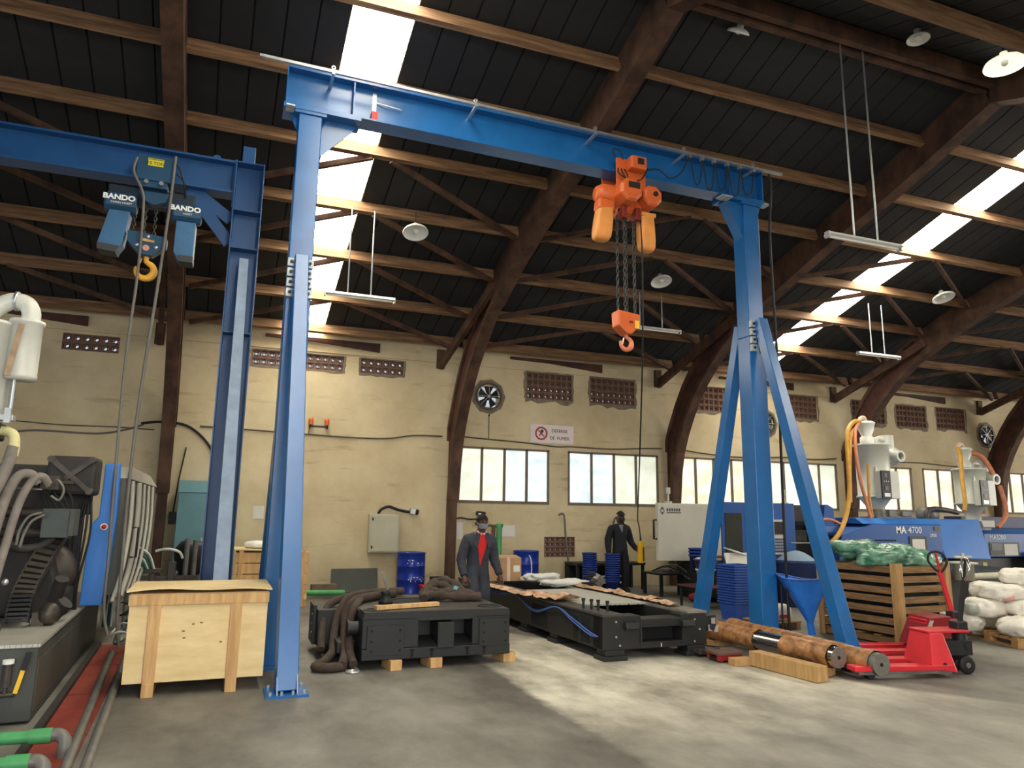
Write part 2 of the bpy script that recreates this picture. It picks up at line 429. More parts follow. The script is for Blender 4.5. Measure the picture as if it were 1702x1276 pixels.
# rough cement round the vents
rg = random.Random(3)
for k, (x0, x1, z0, z1, nc, nr) in enumerate(VENTS):
    if k in (0, 10): continue
    p = MB()
    def strip(xa, za, xb, zb, nrm, n=8):
        # ragged strip along an edge, outward along nrm
        top = []; bot = []
        for i in range(n+1):
            t = i/n; x, z = xa+(xb-xa)*t, za+(zb-za)*t; d = rg.uniform(.02, .085 if k > 2 else .05)
            bot.append((x, z)); top.append((x+nrm[0]*d, z+nrm[1]*d))
        vs = [(x, WY-.006, z) for x, z in bot]+[(x, WY-.006, z) for x, z in top]+[(x, WY+.001, z) for x, z in top]
        m_ = n+1
        fs = [(i, i+1, m_+i+1, m_+i) for i in range(n)]+[(m_+i, m_+i+1, 2*m_+i+1, 2*m_+i) for i in range(n)]
        p.add(vs, fs)
    strip(x0-.03, z0, x1+.03, z0, (0, -1.5)); strip(x0-.03, z1, x1+.03, z1, (0, .5)); strip(x0, z0, x0, z1, (-1, 0), 5); strip(x1, z0, x1, z1, (1, 0), 5)
    struct('vent_mortar', p, m_cement, wall_back)

# windows: steel frames with four frosted panes
panes = [glow_mat('frosted_pane_cool', (236, 244, 246), (206, 222, 232), PANE_GLOW, 2.2, (1, 1, 1.6)),
         glow_mat('frosted_pane_warm', (248, 244, 226), (226, 214, 186), PANE_GLOW, 2.0, (1, 1, 1.6)),
         glow_mat('frosted_pane_green', (236, 240, 226), (212, 218, 198), PANE_GLOW, 2.0, (1, 1, 1.6))]
for wi, (x0, x1) in enumerate(WINS):
    f = MB(); t = .045; z0, z1 = 1.97, 3.24
    f.box(x0-.02, x1+.02, WY-.015, WY+.07, z0-.03, z0+t-.01); f.box(x0-.02, x1+.02, WY-.01, WY+.07, z1-.03, z1+.02)
    f.box(x0-.02, x0+.03, WY-.01, WY+.07, z0, z1); f.box(x1-.03, x1+.02, WY-.01, WY+.07, z0, z1)
    for k in (1, 2, 3):
        x = x0+(x1-x0)*k/4; f.box(x-.028, x+.028, WY-.01, WY+.07, z0, z1)
    w = struct('window_%d' % (wi+1), f, m_steel_frame)
    for k in range(4):
        a = x0+(x1-x0)*k/4+.02; b = x0+(x1-x0)*(k+1)/4-.02
        pm = panes[[0, 0, 1, 2, 1, 1, 1, 1][wi]] if not (wi == 0 and k < 2) and not (wi == 1 and k > 1) else panes[2]
        q = MB().box(a, b, WY+.03, WY+.036, z0+.02, z1-.02); build('pane', q, pm, w)

# roof profile: (Y, Z) of the sheets from the eaves to the ridge, mirrored beyond it
SHEET = [(16.62, 5.50), (16.0, 5.75), (14.75, 6.2), (13.4, 6.65), (12.1, 7.08), (10.8, 7.47), (9.56, 7.88), (8.35, 8.28), (7.15, 8.72)]
BACK = [(14.3-y, z) for y, z in SHEET]
def sheet_mesh(prof, w):
    b = MB(); n = len(prof)
    cols = [(0, .035), (.014, 0), (w-.014, 0), (w, .035)]
    vs = [(x+K*(WY-y), y, z+dz) for y, z in prof for x, dz in cols]
    b.add(vs, [(i*4+j, i*4+j+1, (i+1)*4+j+1, (i+1)*4+j) for i in range(n-1) for j in range(3)])
    me = mesh_from(b, m_roof); me.name = 'roof_sheet'; return me
ext = MB()
for prof in (SHEET, BACK):
    for xa, xb in ((-17, -6.15), (29.05, 39)):
        vs = []
        for y, z in prof: vs += [(xa+K*(WY-y), y, z), (xb+K*(WY-y), y, z)]
        ext.add(vs, [(2*i, 2*i+1, 2*i+3, 2*i+2) for i in range(len(prof)-1)])
ceiling = struct('ceiling', ext, m_roof)
me_f, me_b = sheet_mesh(SHEET, .4), sheet_mesh(BACK, .4)
SKY = (0.65, 12.65)
for i in range(-17, 71):
    x = .65+.4*i
    if not any(abs(x-s) < .05 or abs(x-s-.4) < .05 for s in SKY): piece('roof_sheet', me_f, ceiling, (x, 0, 0))
    if not any(abs(x-s) < .05 or abs(x-s-.4) < .05 for s in SKY): piece('roof_sheet', me_b, ceiling, (x, 0, 0))
m_sky = glow_mat('translucent_sheet', (255, 252, 240), (236, 226, 196), SKY_GLOW, 1.0, (1, .6, 1))
for s in SKY:
    for (y0, z0), (y1, z1) in list(zip(SHEET, SHEET[1:]))+list(zip(BACK[::-1], BACK[::-1][1:])):
        vs = []
        for y, z in ((y0-.02, z0), (y1+.02, z1)):
            for dx in (0, .4, .8): vs.append((s+dx+K*(WY-y), y, z+(.03 if dx == .4 else .012)))
        vs += [(a, b_, c+.012) for a, b_, c in vs]
        q = MB().add(vs, [(0, 1, 4, 3), (1, 2, 5, 4), (6, 9, 10, 7), (7, 10, 11, 8)]); build('skylight_panel', q, m_sky, ceiling)
# unseen overhang, added outside the wall to darken the upper vent rows
ov = MB().add([(4.6, 16.6, 5.5), (39, 16.6, 5.5), (39, 17.75, 5.12), (4.6, 17.75, 5.12)], [(0, 1, 2, 3)])
struct('vent_shade_overhang', ov, m_roof, ceiling)

# purlins between the arch ribs
RIBX = [-7.4, -1.47, 4.54, 10.44, 16.34, 22.3, 28.2]
PUR = [(8.35, 8.02), (9.56, 7.63), (10.8, 7.23), (12.1, 6.83), (13.4, 6.40), (14.75, 5.95), (15.93, 5.53)]
def purlin(x0, x1, y, z, tilt, h=.21, w=.085, mat=m_purlin):
    up = Vector((0, math.sin(tilt), math.cos(tilt)))
    a = Vector((x0+K*(WY-y), y, z))+up*h/2; b = Vector((x1+K*(WY-y), y, z))+up*h/2
    q = MB().bar(a, b, w, h, up=up); build('purlin', q, mat, ceiling)
for i in range(len(RIBX)-1):
    a, b = RIBX[i]+.1, RIBX[i+1]-.1
    for j, (y, z) in enumerate(PUR):
        t = .32
        jx = .01*((i*5+j*3) % 4)
        purlin(a, b, y, z+jx, t)
        purlin(a, b, 14.3-y, z, -t)
    purlin(a, b, 7.15+.09, 8.38, .0, .26, .1, m_rib); purlin(a, b, 7.15-.09, 8.38, .0, .26, .1, m_rib)
# light diagonal struts from the middle of each purlin down to the ribs
for i in range(len(RIBX)-1):
    for j in (2, 3, 4, 5):
        (y0, z0), (y1, z1) = PUR[j], PUR[j+1]
        xm = (RIBX[i]+RIBX[i+1])/2
        for s_, xe in ((-.15, RIBX[i]+.2), (.15, RIBX[i+1]-.2)):
            q = MB().bar((xm+s_+K*(WY-y0), y0+.02, z0+.03), (xe+K*(WY-y1), y1-.02, z1-.02), .07, .09); build('roof_strut', q, m_rib, ceiling)

# arch ribs: an I-section of planks below the splice, a solid beam above it
RIB = [(16.02, 0), (16.04, 1.0), (16.02, 2.0), (15.80, 3.3), (15.05, 4.6), (14.12, 5.46), (13.45, 5.9), (12.45, 6.36), (11.25, 6.80), (10.5, 7.06), (9.1, 7.48), (8.1, 7.84), (7.15, 8.2)]
def rib_band(m, prof, d0, d1, x0, x1, skew, y_ref=WY):
    P = [Vector((0, y, z)) for y, z in prof]; n = len(P); vs = []
    for i, p in enumerate(P):
        d = (P[min(i+1, n-1)]-P[max(i-1, 0)]).normalized(); nr = Vector((0, d.z, -d.y))
        if nr.y < 0 and nr.z < 0: nr = -nr
        for dd in (d0, d1):
            q = p+nr*dd
            for x in (x0, x1): vs.append((x+skew*(y_ref-q.y), q.y, q.z))
    fs = [(0, 1, 3, 2), (4*n-4, 4*n-2, 4*n-1, 4*n-3)]
    for i in range(n-1):
        a, b = 4*i, 4*i+4
        fs += [(a, b, b+1, a+1), (a+2, a+3, b+3, b+2), (a, a+2, b+2, b), (a+1, b+1, b+3, a+3)]
    m.add(vs, fs); return m
def refine(prof, n=3):
    return [(p.y, p.z) for p in spline([(0, y, z) for y, z in prof], n)]
lowp = refine(RIB[2:8]); upp = refine(RIB[6:]); colp = RIB[:4]
D = .60
for x in RIBX:
    r = build('arch_rib', rib_band(MB(), refine(colp, 2), .02, .27, x-.09, x+.09, K), m_rib, ceiling)
    build('outer_flange', rib_band(MB(), lowp, D-.10, D, x-.125, x+.125, K), m_rib, r)
    build('web', rib_band(MB(), lowp, .09, D-.09, x-.07, x+.07, K), m_rib_red, r)
    build('inner_flange', rib_band(MB(), lowp, 0, .10, x-.125, x+.125, K), m_rib, r)
    build('upper_beam', rib_band(MB(), upp, -.03, D-.04, x-.13, x+.13, K), m_rib, r)
    mp = [(14.3-y, z) for y, z in reversed(upp)]
    b2 = MB(); P = mp
    # the other half of the arch, beyond the ridge
    vs = []
    for y, z in P:
        for dz in (-.03, D-.02):
            for xx in (x-.13, x+.13): vs.append((xx+K*(WY-y), y, z+dz))
    n = len(P); fs = [(0, 1, 3, 2), (4*n-4, 4*n-2, 4*n-1, 4*n-3)]
    for i in range(n-1):
        a, b = 4*i, 4*i+4; fs += [(a, b, b+1, a+1), (a+2, a+3, b+3, b+2), (a, a+2, b+2, b), (a+1, b+1, b+3, a+3)]
    b2.add(vs, fs); build('far_beam', b2, m_rib, r)
    # knee brace from the wall head up to the rib
    kb = MB().bar((x-.34, WY-.06, 5.12), (x-.17+K*3.0, 13.3, 6.22), .1, .2); kb.box(x-.44, x-.26, WY-.12, WY-.03, 5.05, 5.5)
    build('knee_brace', kb, m_rib, r)
# timber packing pieces under the eaves purlin
for x in (-4.4, 1.5, 7.2, 13.3, 19.2):
    q = MB().prism([(x-1.25, 5.50), (x+1.25, 5.50), (x+1.25, 5.30), (x-.2, 5.42), (x-1.25, 5.44)], 'y', WY-.1, WY-.03); build('eave_plank', q, m_rib_red, ceiling)

# heads of the open doorways in the other walls
struct('wall_left', MB().box(-17, -16.8, -2.6, 16.3, 4.9, 8.6), m_wall)
struct('wall_right', MB().box(38.8, 39, -2.6, 16.3, 4.9, 8.6), m_wall)
wf = MB().box(-17, -9, -2.6, -2.4, 0, 5.6).box(8, 28, -2.6, -2.4, 0, 5.6).box(-9, 8, -2.6, -2.4, 4.9, 5.6).box(28, 39, -2.6, -2.4, 4.9, 5.6)
struct('wall_front', wf, m_wall)
# ================================================================ cranes and hoists
m_blue = M('crane_blue', (29, 96, 158), .26, .0, .10, 2.5, .05, spec=.5)
m_blue2 = M('crane_dark_blue', (26, 76, 128), .42, .0, .12, 2.5, .05, spec=.5)
m_plate = M('splice_primer', (176, 184, 188), .5, .3, .2, 14)
m_orange = M('hoist_orange', (206, 98, 48), .42, 0, .08, 4)
m_bag = M('chain_bag_amber', (216, 142, 70), .5, 0, .10, 5, .25)
m_chain = M('steel_chain', (70, 70, 68), .5, .5, .2, 9)
m_hookp = M('hook_salmon', (216, 128, 92), .45, .2, .12, 9)
m_teal = M('hoist_steel_blue', (36, 74, 104), .45, 0, .1, 4)
m_teal2 = M('chain_box_blue', (60, 104, 142), .5, 0, .1, 4)
m_yhook = M('hook_yellow', (226, 166, 62), .45, 0, .12, 6)
m_text = M('white_lettering', (236, 236, 232), .5, 0, .02)
m_red = M('signal_red', (196, 40, 34), .5, 0, .1, 5)
m_yellow = M('pendant_yellow', (240, 190, 48), .45, 0, .06, 5)
m_brass = M('brass_plate', (196, 150, 92), .5, .3, .2, 9)

def bolt(name, parent, p, axis, r=.016, h=.014, mat=None):
    a = Vector(p); d = {'x': Vector((1, 0, 0)), 'y': Vector((0, 1, 0)), 'z': Vector((0, 0, 1))}[axis[-1]]*(-1 if axis[0] == '-' else 1)
    m = MB().cyl(a, a+d*h, r, 6, smooth=False); return build(name, m, mat or m_zinc, parent, local=True)

# ---- the big blue gantry crane. Local frame: x along the girder, y into the hall
g = thing('gantry_crane', 'tall bright blue gantry crane with braced legs and a girder carrying the orange hoist', 'crane', (3.83, 8.82, 0), .0178); g.scale = (1, 1, .995)
gi = MB().box(-3.67, 3.62, -.14, .14, 6.66, 6.685).box(-3.67, 3.62, -.14, .14, 7.155, 7.18).box(-3.67, 3.62, -.012, .012, 6.68, 7.16)
gi.box(-3.68, -3.665, -.14, .14, 6.66, 7.18).box(3.61, 3.63, -.14, .14, 6.66, 7.18)
girder = build('girder', gi, m_blue, g, local=True)
for sx_ in (-2.86, 2.98): build('stiffener', MB().box(sx_, sx_+.015, -.13, .13, 6.69, 7.15), m_blue, girder, local=True)
build('end_stop', MB().box(-2.62, -2.54, -.13, -.02, 6.69, 6.80), m_red, g, local=True)
st = MB().box(-2.60, -2.55, -.015, .0, 6.72, 7.12); st.tube([(-2.55, -.03, 6.98), (-2.42, -.05, 6.96), (-2.22, -.04, 6.95)], .008, 6); build('limit_switch', st, m_zinc, g, local=True)
for sx in (-1, 1):
    X = 3.37*sx
    name_l = None
    cap = MB().box(X-.33, X+.62 if sx < 0 else X+.26, -.17, .17, 6.60, 6.66) if sx < 0 else MB().box(X-.5, X+.27, -.17, .17, 6.60, 6.66)
    build('cap_plate', cap, m_blue, g, local=True, bev=.004)
    col = MB().box(X-.14, X+.14, -.14, .14, 4.42, 6.56)
    build('column', col, m_blue, g, local=True, bev=.01)
    hd = MB().box(X-.19, X+.19, -.16, .16, 6.56, 6.60); build('head_plate', hd, m_blue, g, local=True)
    fl_ = MB().prism([(X+.14, 6.08), (X+.60, 6.59), (X+.14, 6.59)], 'y', -.012, .012) if sx < 0 else MB().prism([(X-.14, 6.02), (X-.14, 6.59), (X-.44, 6.59)], 'y', -.10, .10)
    build('gusset', fl_, m_blue, g, local=True)
    fl2 = MB().prism([(X-.14, 6.36), (X-.14, 6.59), (X-.24, 6.59)], 'y', -.012, .012) if sx < 0 else MB().prism([(X+.14, 6.36), (X+.22, 6.59), (X+.14, 6.59)], 'y', -.10, .10)
    build('gusset', fl2, m_blue, g, local=True)
    for wa, wb_ in (((X-.62, X-.42), (X+.2, X+.30)) if sx > 0 else ((X-.3, X-.2),)): build('wing_plate', MB().box(wa, wb_, -.24, -.08, 6.58, 6.60), m_plate, g, local=True)
    low = MB().box(X-.145, X+.145, -.145, .145, .02, 4.42); build('lower_column', low, m_blue, g, local=True, bev=.012)
    build('column_base', MB().box(X-.27, X+.27, -.27, .27, 0, .025), m_blue, g, local=True)
    # splice: angle cleats with bolts beside the front brace
    for s2 in (-1, 1):
        for k in range(4):
            z = 4.60-.125*k
            cl = MB().box(X+s2*.105-.042, X+s2*.105+.042, -.20, -.145, z-.05, z+.05); build('splice_cleat', cl, m_plate, g, local=True)
            bolt('bolt', g, (X+s2*.105, -.20, z), '-y', .02, .02, m_black)
    for ys in (-1, 1):
        top = (X, ys*.22, 4.66); foot = (X+(.04*-ys if sx > 0 else .05*-ys), ys*(1.50 if sx > 0 else 1.36), .02)
        br = MB().bar(top, foot, .155, .15, up=(0, 0, 1), w2=.2, h2=.18)
        b_ = build('brace', br, m_blue, g, local=True, bev=.008)
        bp = MB().box(foot[0]-.19, foot[0]+.19, foot[1]-.19, foot[1]+.19, 0, .022); build('base_plate', bp, m_blue, g, local=True)
        if ys < 0 or sx < 0:
            gf = MB()
            for q in (-.09, .09): gf.prism([(foot[1]-.16, .02), (foot[1]-.05, .02), (foot[1]-.02, .22)], 'x', foot[0]+q-.006, foot[0]+q+.006)
            build('base_fin', gf, m_blue, g, local=True)
            for bx in (-.15, -.05, .05, .15):
                for by in (-.15, .15): bolt('anchor_bolt', g, (foot[0]+bx, foot[1]+by, .022), 'z', .014, .03)
# festoon rail, its arms and eye bolts
rail = MB().box(-4.02, 3.86, -.335, -.295, 7.085, 7.12); build('festoon_rail', rail, m_zinc, g, label='thin galvanised cable rail along the top of the girder', local=True)
for x in (-3.15, -1.28, .52, 2.02, 3.3):
    a = MB().bar((x, -.01, 7.06), (x, -.36, 7.065), .035, .035); a.ring((x, -.315, 7.16), .014, .028, -.008, .008, 'y', 10); a.cyl((x, -.315, 7.1), (x, -.315, 7.14), .01, 6)
    build('rail_arm', a, m_zinc, g, local=True)
cab = MB(); xs_ = [2.12, 2.34, 2.56, 2.80, 3.04, 3.30]
for i in range(len(xs_)-1):
    a, b = xs_[i], xs_[i+1]; dep = .46+.05*(i % 2)
    cab.tube(spline([(a, -.315, 7.07), (a+.03, -.33, 6.85), (a+.06, -.33, 7.07-dep+.06), ((a+b)/2, -.33, 7.07-dep), (b-.06, -.33, 7.07-dep+.06), (b-.03, -.33, 6.85), (b, -.315, 7.07)], 5), .011, 6)
cab.tube(spline([(1.32, -.30, 6.66), (1.55, -.33, 6.72), (1.75, -.33, 6.62), (1.95, -.33, 6.75), (2.12, -.315, 7.07)], 5), .011, 6)
build('festoon_cable', cab, m_dark, g, local=True)
for x in xs_:
    build('cable_trolley', MB().box(x-.022, x+.022, -.345, -.285, 7.03, 7.085), m_zinc, g, local=True)
drop = MB().tube(spline([(3.62, -.3, 7.07), (3.66, -.28, 6.8), (3.66, -.2, 6.0), (3.68, -.2, 4.0), (3.63, -.22, 2.0), (3.6, -.25, .2), (3.62, -.3, .02)], 6), .02, 8)
build('supply_cable', drop, m_dark, g, local=True)

# ---- orange chain hoist under the girder
h = thing('chain_hoist', 'orange electric chain hoist with two amber chain bags, under the bright blue girder', 'hoist', (4.95, 8.84, 6.7))
t = MB().box(4.74, 5.22, 8.60, 8.63, 6.34, 6.80).box(4.74, 5.22, 9.05, 9.08, 6.40, 6.80).box(4.80, 5.16, 8.62, 9.06, 6.36, 6.46)
tr = build('trolley', t, m_orange, h, bev=.012)
for x in (4.83, 5.12):
    build('trolley_wheel', MB().cyl((x, 8.64, 6.74), (x, 8.70, 6.74), .055, 14), m_chain, h)
mt = MB().box(4.90, 5.16, 8.44, 8.60, 6.60, 6.80); build('travel_motor', mt, m_orange, h, bev=.03)
build('motor_window', MB().box(5.0, 5.10, 8.432, 8.442, 6.67, 6.76), m_black, h)
wr = MB()
for k in range(3): wr.tube(spline([(4.76+.05*k, 8.58, 6.62), (4.72+.07*k, 8.5, 6.5), (4.9, 8.52, 6.44-.02*k), (5.12, 8.56, 6.5), (5.24, 8.56, 6.7)], 5), .01, 5)
wr.tube(spline([(4.72, 8.6, 6.8), (4.66, 8.56, 6.88), (4.78, 8.58, 6.9), (4.85, 8.6, 6.78)], 5), .009, 5)
build('wiring', wr, m_dark, h)
def octa(cx, cz, r, y0, y1, sq=1.0, back=.8):
    pr = []
    m = MB(); vs = []
    for y, k in ((y0, .82), (y0+.04, 1), (y1-.10, 1), (y1, back)):
        for i in range(8):
            a = PI/8+i*PI/4; vs.append((cx+r*k*math.cos(a), y, cz+r*k*sq*math.sin(a)))
    fs = [tuple(range(8))[::-1], tuple(range(24, 32))]+[(j*8+i, j*8+(i+1) % 8, (j+1)*8+(i+1) % 8, (j+1)*8+i) for j in range(3) for i in range(8)]
    return m.add(vs, fs)
b1 = build('gearbox', octa(4.86, 6.23, .185, 8.36, 8.95), m_orange, h, bev=.015)
build('gearbox_window', MB().box(4.80, 4.98, 8.352, 8.364, 6.24, 6.33), m_black, b1)
b1b = MB().lathe([(0, -.28), (.1, -.28), (.15, -.2), (.16, 0), (.13, .1), (0, .12)], (4.74, 8.72, 6.24), 16, 'x'); build('motor_housing', b1b, m_orange, h)
b2 = build('gearbox', octa(5.24, 6.22, .165, 8.42, 8.95), m_orange, h, bev=.015)
build('cable_gland', MB().cyl((5.27, 8.425, 6.24), (5.27, 8.40, 6.24), .038, 12), m_black, b2)
hb = MB().box(4.86, 5.16, 8.62, 9.0, 6.02, 6.40); hb.cyl((4.8, 8.7, 6.05), (5.15, 8.7, 6.05), .07, 12); build('hoist_frame', hb, m_orange, h, bev=.02)
for lx in (4.80, 5.02): build('chain_guide', MB().box(lx, lx+.08, 8.55, 8.7, 5.87, 6.05), M('dark_red_casting', (120, 44, 28), .5, .2), h, bev=.01)
def bag(cx, z0, z1, w, d, tilt):
    m = MB(); ns = 20; rows = []
    lev = [(0, .55), (.05, .8), (.14, .95), (.35, 1), (.7, .97), (.93, .9), (1.0, .92)]
    vs = []
    for t_, k in lev:
        z = z0+(z1-z0)*t_
        for i in range(ns):
            a = 2*PI*i/ns; kk = k*(1+.035*math.cos(5*a))
            c_, s_ = math.cos(a), math.sin(a)
            vs.append((cx+tilt*(z1-z)+w/2*kk*math.copysign(abs(c_)**.55, c_), 8.66+d/2*kk*math.copysign(abs(s_)**.55, s_), z))
    n = len(lev)
    m.add(vs, [tuple(range(ns))[::-1]]+[(j*ns+i, j*ns+(i+1) % ns, (j+1)*ns+(i+1) % ns, (j+1)*ns+i) for j in range(n-1) for i in range(ns)], True)
    return m
bg1 = build('chain_bag', bag(4.57, 5.50, 5.98, .27, .22, -.12), m_bag, h)
build('bag_collar', MB().obox((4.565, 8.66, 6.03), (.25, .2, .16), (0, .1, 0)), m_orange, bg1, bev=.03)
bg2 = build('chain_bag', bag(5.24, 5.44, 5.97, .25, .22, .02), m_bag, h)
build('bag_collar', MB().box(5.12, 5.36, 8.56, 8.76, 5.95, 6.01), m_bag, bg2, bev=.01)
for x, y in ((4.77, 8.66), (4.86, 8.62), (4.935, 8.70), (5.03, 8.64), (5.07, 8.72)):
    build('hoist_chain', chain_mb(MB(), (x, y, 5.93), (x, y, 4.44), .062, .0085, .036), m_chain, h)
hbk = MB().prism([(4.72, 4.50), (5.06, 4.46), (5.07, 4.30), (4.93, 4.17), (4.86, 4.17), (4.73, 4.28)], 'y', 8.56, 8.78)
hk = build('hook_block', hbk, m_orange, h, bev=.02)
build('block_label', MB().box(4.89, 4.94, 8.548, 8.556, 4.32, 4.35), M('dark_red_print', (120, 20, 24), .6), hk)
build('capacity_label', MB().box(4.975, 5.04, 8.548, 8.556, 4.25, 4.36), m_yellow, hk)
def hook_mb(cx, y, zt, R, r):
    pts = [(cx+.0*R, y, zt+R*.9), (cx+.02*R, y, zt+R*.3)]
    for a in range(70, -215, -15):
        t_ = math.radians(a); pts.append((cx+R*math.cos(t_), y, zt-R*.85+R*math.sin(t_)))
    n = len(pts); rs = [r*(.75 if i < 2 else 1.15-.62*abs((i/(n-1))-.45)*1.5) for i in range(n)]
    return MB().tube(pts, rs, 10)
hko = build('hook', hook_mb(4.895, 8.67, 4.12, .085, .034), m_hookp, h)
build('safety_latch', MB().bar((4.86, 8.67, 4.13), (4.835, 8.67, 4.03), .02, .012), m_white, hko)

# pendant control and its long cable, carried by the man in the cap
pc = thing('pendant_control', 'yellow pendant control on a long cable, held by the man in the dark cap', 'control', (8.42, 14.28, .9))
pb = MB(); pb.prism([(8.325, .68), (8.425, .68), (8.445, .82), (8.445, 1.08), (8.41, 1.15), (8.35, 1.15), (8.32, 1.08)], 'y', 14.28, 14.38)
build('control_body', pb, m_yellow, pc, bev=.012)
build('button_strip', MB().box(8.40, 8.44, 14.272, 14.282, .72, 1.02), M('button_brown', (126, 74, 34), .5), pc)
build('cable_boot', MB().cyl((8.385, 14.33, 1.16), (8.38, 14.33, 1.26), .022, 10, .015), m_black, pc)
pcab = MB().tube(spline([(5.13, 8.62, 6.05), (5.15, 8.62, 5.3), (5.35, 9.0, 4.0), (6.1, 10.4, 2.75), (7.1, 12.2, 2.0), (7.95, 13.7, 1.62), (8.30, 14.25, 1.5), (8.38, 14.33, 1.25)], 8), .012, 6)
build('pendant_cable', pcab, m_dark, pc)

# ---- the darker blue crane at the left with its steel-blue twin hoist
c2 = thing('gantry_crane', 'darker blue crane with a ribbed column, standing behind the plywood crate', 'crane', (-.2, 10.2, 0))
gb = MB().box(-7.5, -.40, 10.06, 10.34, 5.97, 6.0).box(-7.5, -.40, 10.06, 10.34, 6.41, 6.44).box(-7.5, -.40, 10.19, 10.21, 6.0, 6.41)
build('girder', gb, m_blue2, c2)
build('girder_end_plate', MB().box(-.42, -.40, 10.05, 10.35, 5.75, 6.45), m_blue2, c2)
cm = MB().box(-.40, -.385, 10.0, 10.4, .02, 6.43).box(-.04, -.025, 10.0, 10.4, .02, 6.43).box(-.385, -.04, 10.19, 10.21, .02, 6.43)
cc = build('column', cm, m_blue2, c2)
for z in (6.42, 5.72, 5.18, 4.0): build('column_rib', MB().box(-.39, -.03, 10.02, 10.38, z-.008, z+.008), m_blue2, cc)
build('front_brace', MB().bar((-.20, 10.06, 5.02), (-.13, 8.95, .05), .115, .10, w2=.17, h2=.14), M('brace_pale_blue', (128, 146, 168), .45, .1, .12, 5), c2, label='pale front brace of the dark crane')  # paler blue-grey than the rest of the dark crane
build('base_plate', MB().box(-.34, .08, 8.75, 9.15, 0, .02), m_blue2, c2)
build('column_base', MB().box(-.47, .05, 9.95, 10.45, 0, .025), m_blue2, c2)
build('rear_post', MB().box(-.34, -.17, 10.42, 10.6, .03, 6.86), m_blue2, c2, bev=.006)
kb = MB().bar((-.97, 10.2, 5.97), (-.41, 10.2, 5.28), .16, .05, up=(0, 1, 0)); kb.bar((-.90, 10.2, 5.96), (-.41, 10.2, 5.62), .16, .03, up=(0, 1, 0)); build('knee_plate', kb, m_blue2, c2)
build('lifting_eye', MB().ring((-.66, 10.2, 6.49), .022, .055, -.01, .01, 'y', 14).box(-.715, -.605, 10.19, 10.21, 6.44, 6.48), m_blue2, c2)

h2 = thing('chain_hoist', 'steel-blue twin chain hoist lettered BANDO with a yellow hook, under the darker blue girder', 'hoist', (-1.35, 10.1, 6.0))
tb = MB().box(-1.60, -1.17, 9.98, 10.02, 5.93, 6.28).box(-1.60, -1.17, 10.38, 10.42, 5.93, 6.28).box(-1.55, -1.22, 10.0, 10.4, 5.84, 5.93)
tb2 = build('trolley', tb, m_teal, h2, bev=.006)
build('capacity_plate', MB().box(-1.475, -1.285, 9.972, 9.981, 6.13, 6.235), M('label_yellow', (226, 214, 60), .5), tb2)
text('plate_lettering', '10 TON', .062, m_black, h2, (-1.38, 9.969, 6.165)); text('plate_lettering', 'BANDO HOIST', .026, m_black, h2, (-1.38, 9.969, 6.218))
for x in (-1.47, -1.29):
    build('trolley_wheel', MB().cyl((x, 9.96, 5.90), (x, 9.99, 5.90), .028, 12), m_zinc, tb2)
cr = MB().prism([(-1.92, 5.86), (-.88, 5.86), (-.88, 5.72), (-1.22, 5.62), (-1.52, 5.62), (-1.92, 5.74)], 'y', 10.12, 10.26); build('cross_frame', cr, M('hoist_frame_dark', (28, 44, 58), .5), h2, bev=.01)
build('saddle', MB().prism([(-1.55, 5.78), (-1.19, 5.78), (-1.22, 5.66), (-1.36, 5.60), (-1.5, 5.66)], 'y', 10.0, 10.12), m_teal, h2, bev=.01)
for k, (x0, x1, z0, z1) in enumerate(((-1.93, -1.56, 5.45, 5.73), (-1.14, -.78, 5.43, 5.70))):
    mo = MB(); cz = (z0+z1)/2; rr = (z1-z0)/2
    mo.lathe([(0, 0), (rr*.8, 0), (rr, .03), (rr, x1-x0-.03), (rr*.8, x1-x0), (0, x1-x0)], (x0, 10.1, cz), 12, 'x', False)
    mm = build('hoist_motor', mo, m_teal, h2)
    text('lettering', 'BANDO', .095, m_text, h2, ((x0+x1)/2-.01, 10.1-rr-.004, cz+.03), sx=1.1, bold=.004)
    text('lettering', 'CHAIN HOIST' if k == 0 else 'HOIST', .036, m_text, h2, ((x0+x1)/2+.02, 10.1-rr-.004, cz-.04), sx=1.1)
    bx = MB()
    if k == 0: bx.prism([(-1.86, 5.46), (-1.62, 5.46), (-1.67, 5.02), (-1.74, 4.90), (-1.94, 4.92), (-1.95, 5.0)], 'y', 9.99, 10.22)
    else: bx.prism([(-1.07, 5.43), (-.83, 5.43), (-.83, 4.88), (-1.0, 4.88), (-1.07, 5.0)], 'y', 9.99, 10.22)
    bb = build('chain_box', bx, m_teal2, h2, bev=.008)
    ft = MB().prism([(-1.95, 5.0), (-1.70, 4.98), (-1.735, 4.895), (-1.945, 4.915)], 'y', 9.983, 10.225) if k == 0 else MB().prism([(-1.02, 4.96), (-.828, 4.96), (-.828, 4.875), (-1.0, 4.875)], 'y', 9.983, 10.225)
    build('box_foot', ft, M('box_foot_grey', (58, 60, 62), .6), bb)
for x in (-1.575, -1.46, -1.45, -1.33, -1.19): build('hoist_chain', chain_mb(MB(), (x, 10.08+.03*(x < -1.5), 5.62), (x, 10.08, 5.20), .052, .0072, .034), m_chain, h2)
hb2 = MB().prism([(-1.62, 5.22), (-1.16, 5.18), (-1.16, 5.06), (-1.32, 4.91), (-1.46, 4.91), (-1.62, 5.08)], 'y', 10.0, 10.16)
hbo = build('hook_block', hb2, m_teal, h2, bev=.008)
build('name_plate', MB().bar((-1.475, 9.994, 5.113), (-1.30, 9.994, 5.095), .01, .035, up=(0, 0, 1)), m_brass, hbo)
build('rating_disc', MB().cyl((-1.39, 9.998, 5.0), (-1.39, 9.985, 5.0), .04, 16), M('disc_pink', (206, 150, 136), .6), hbo)
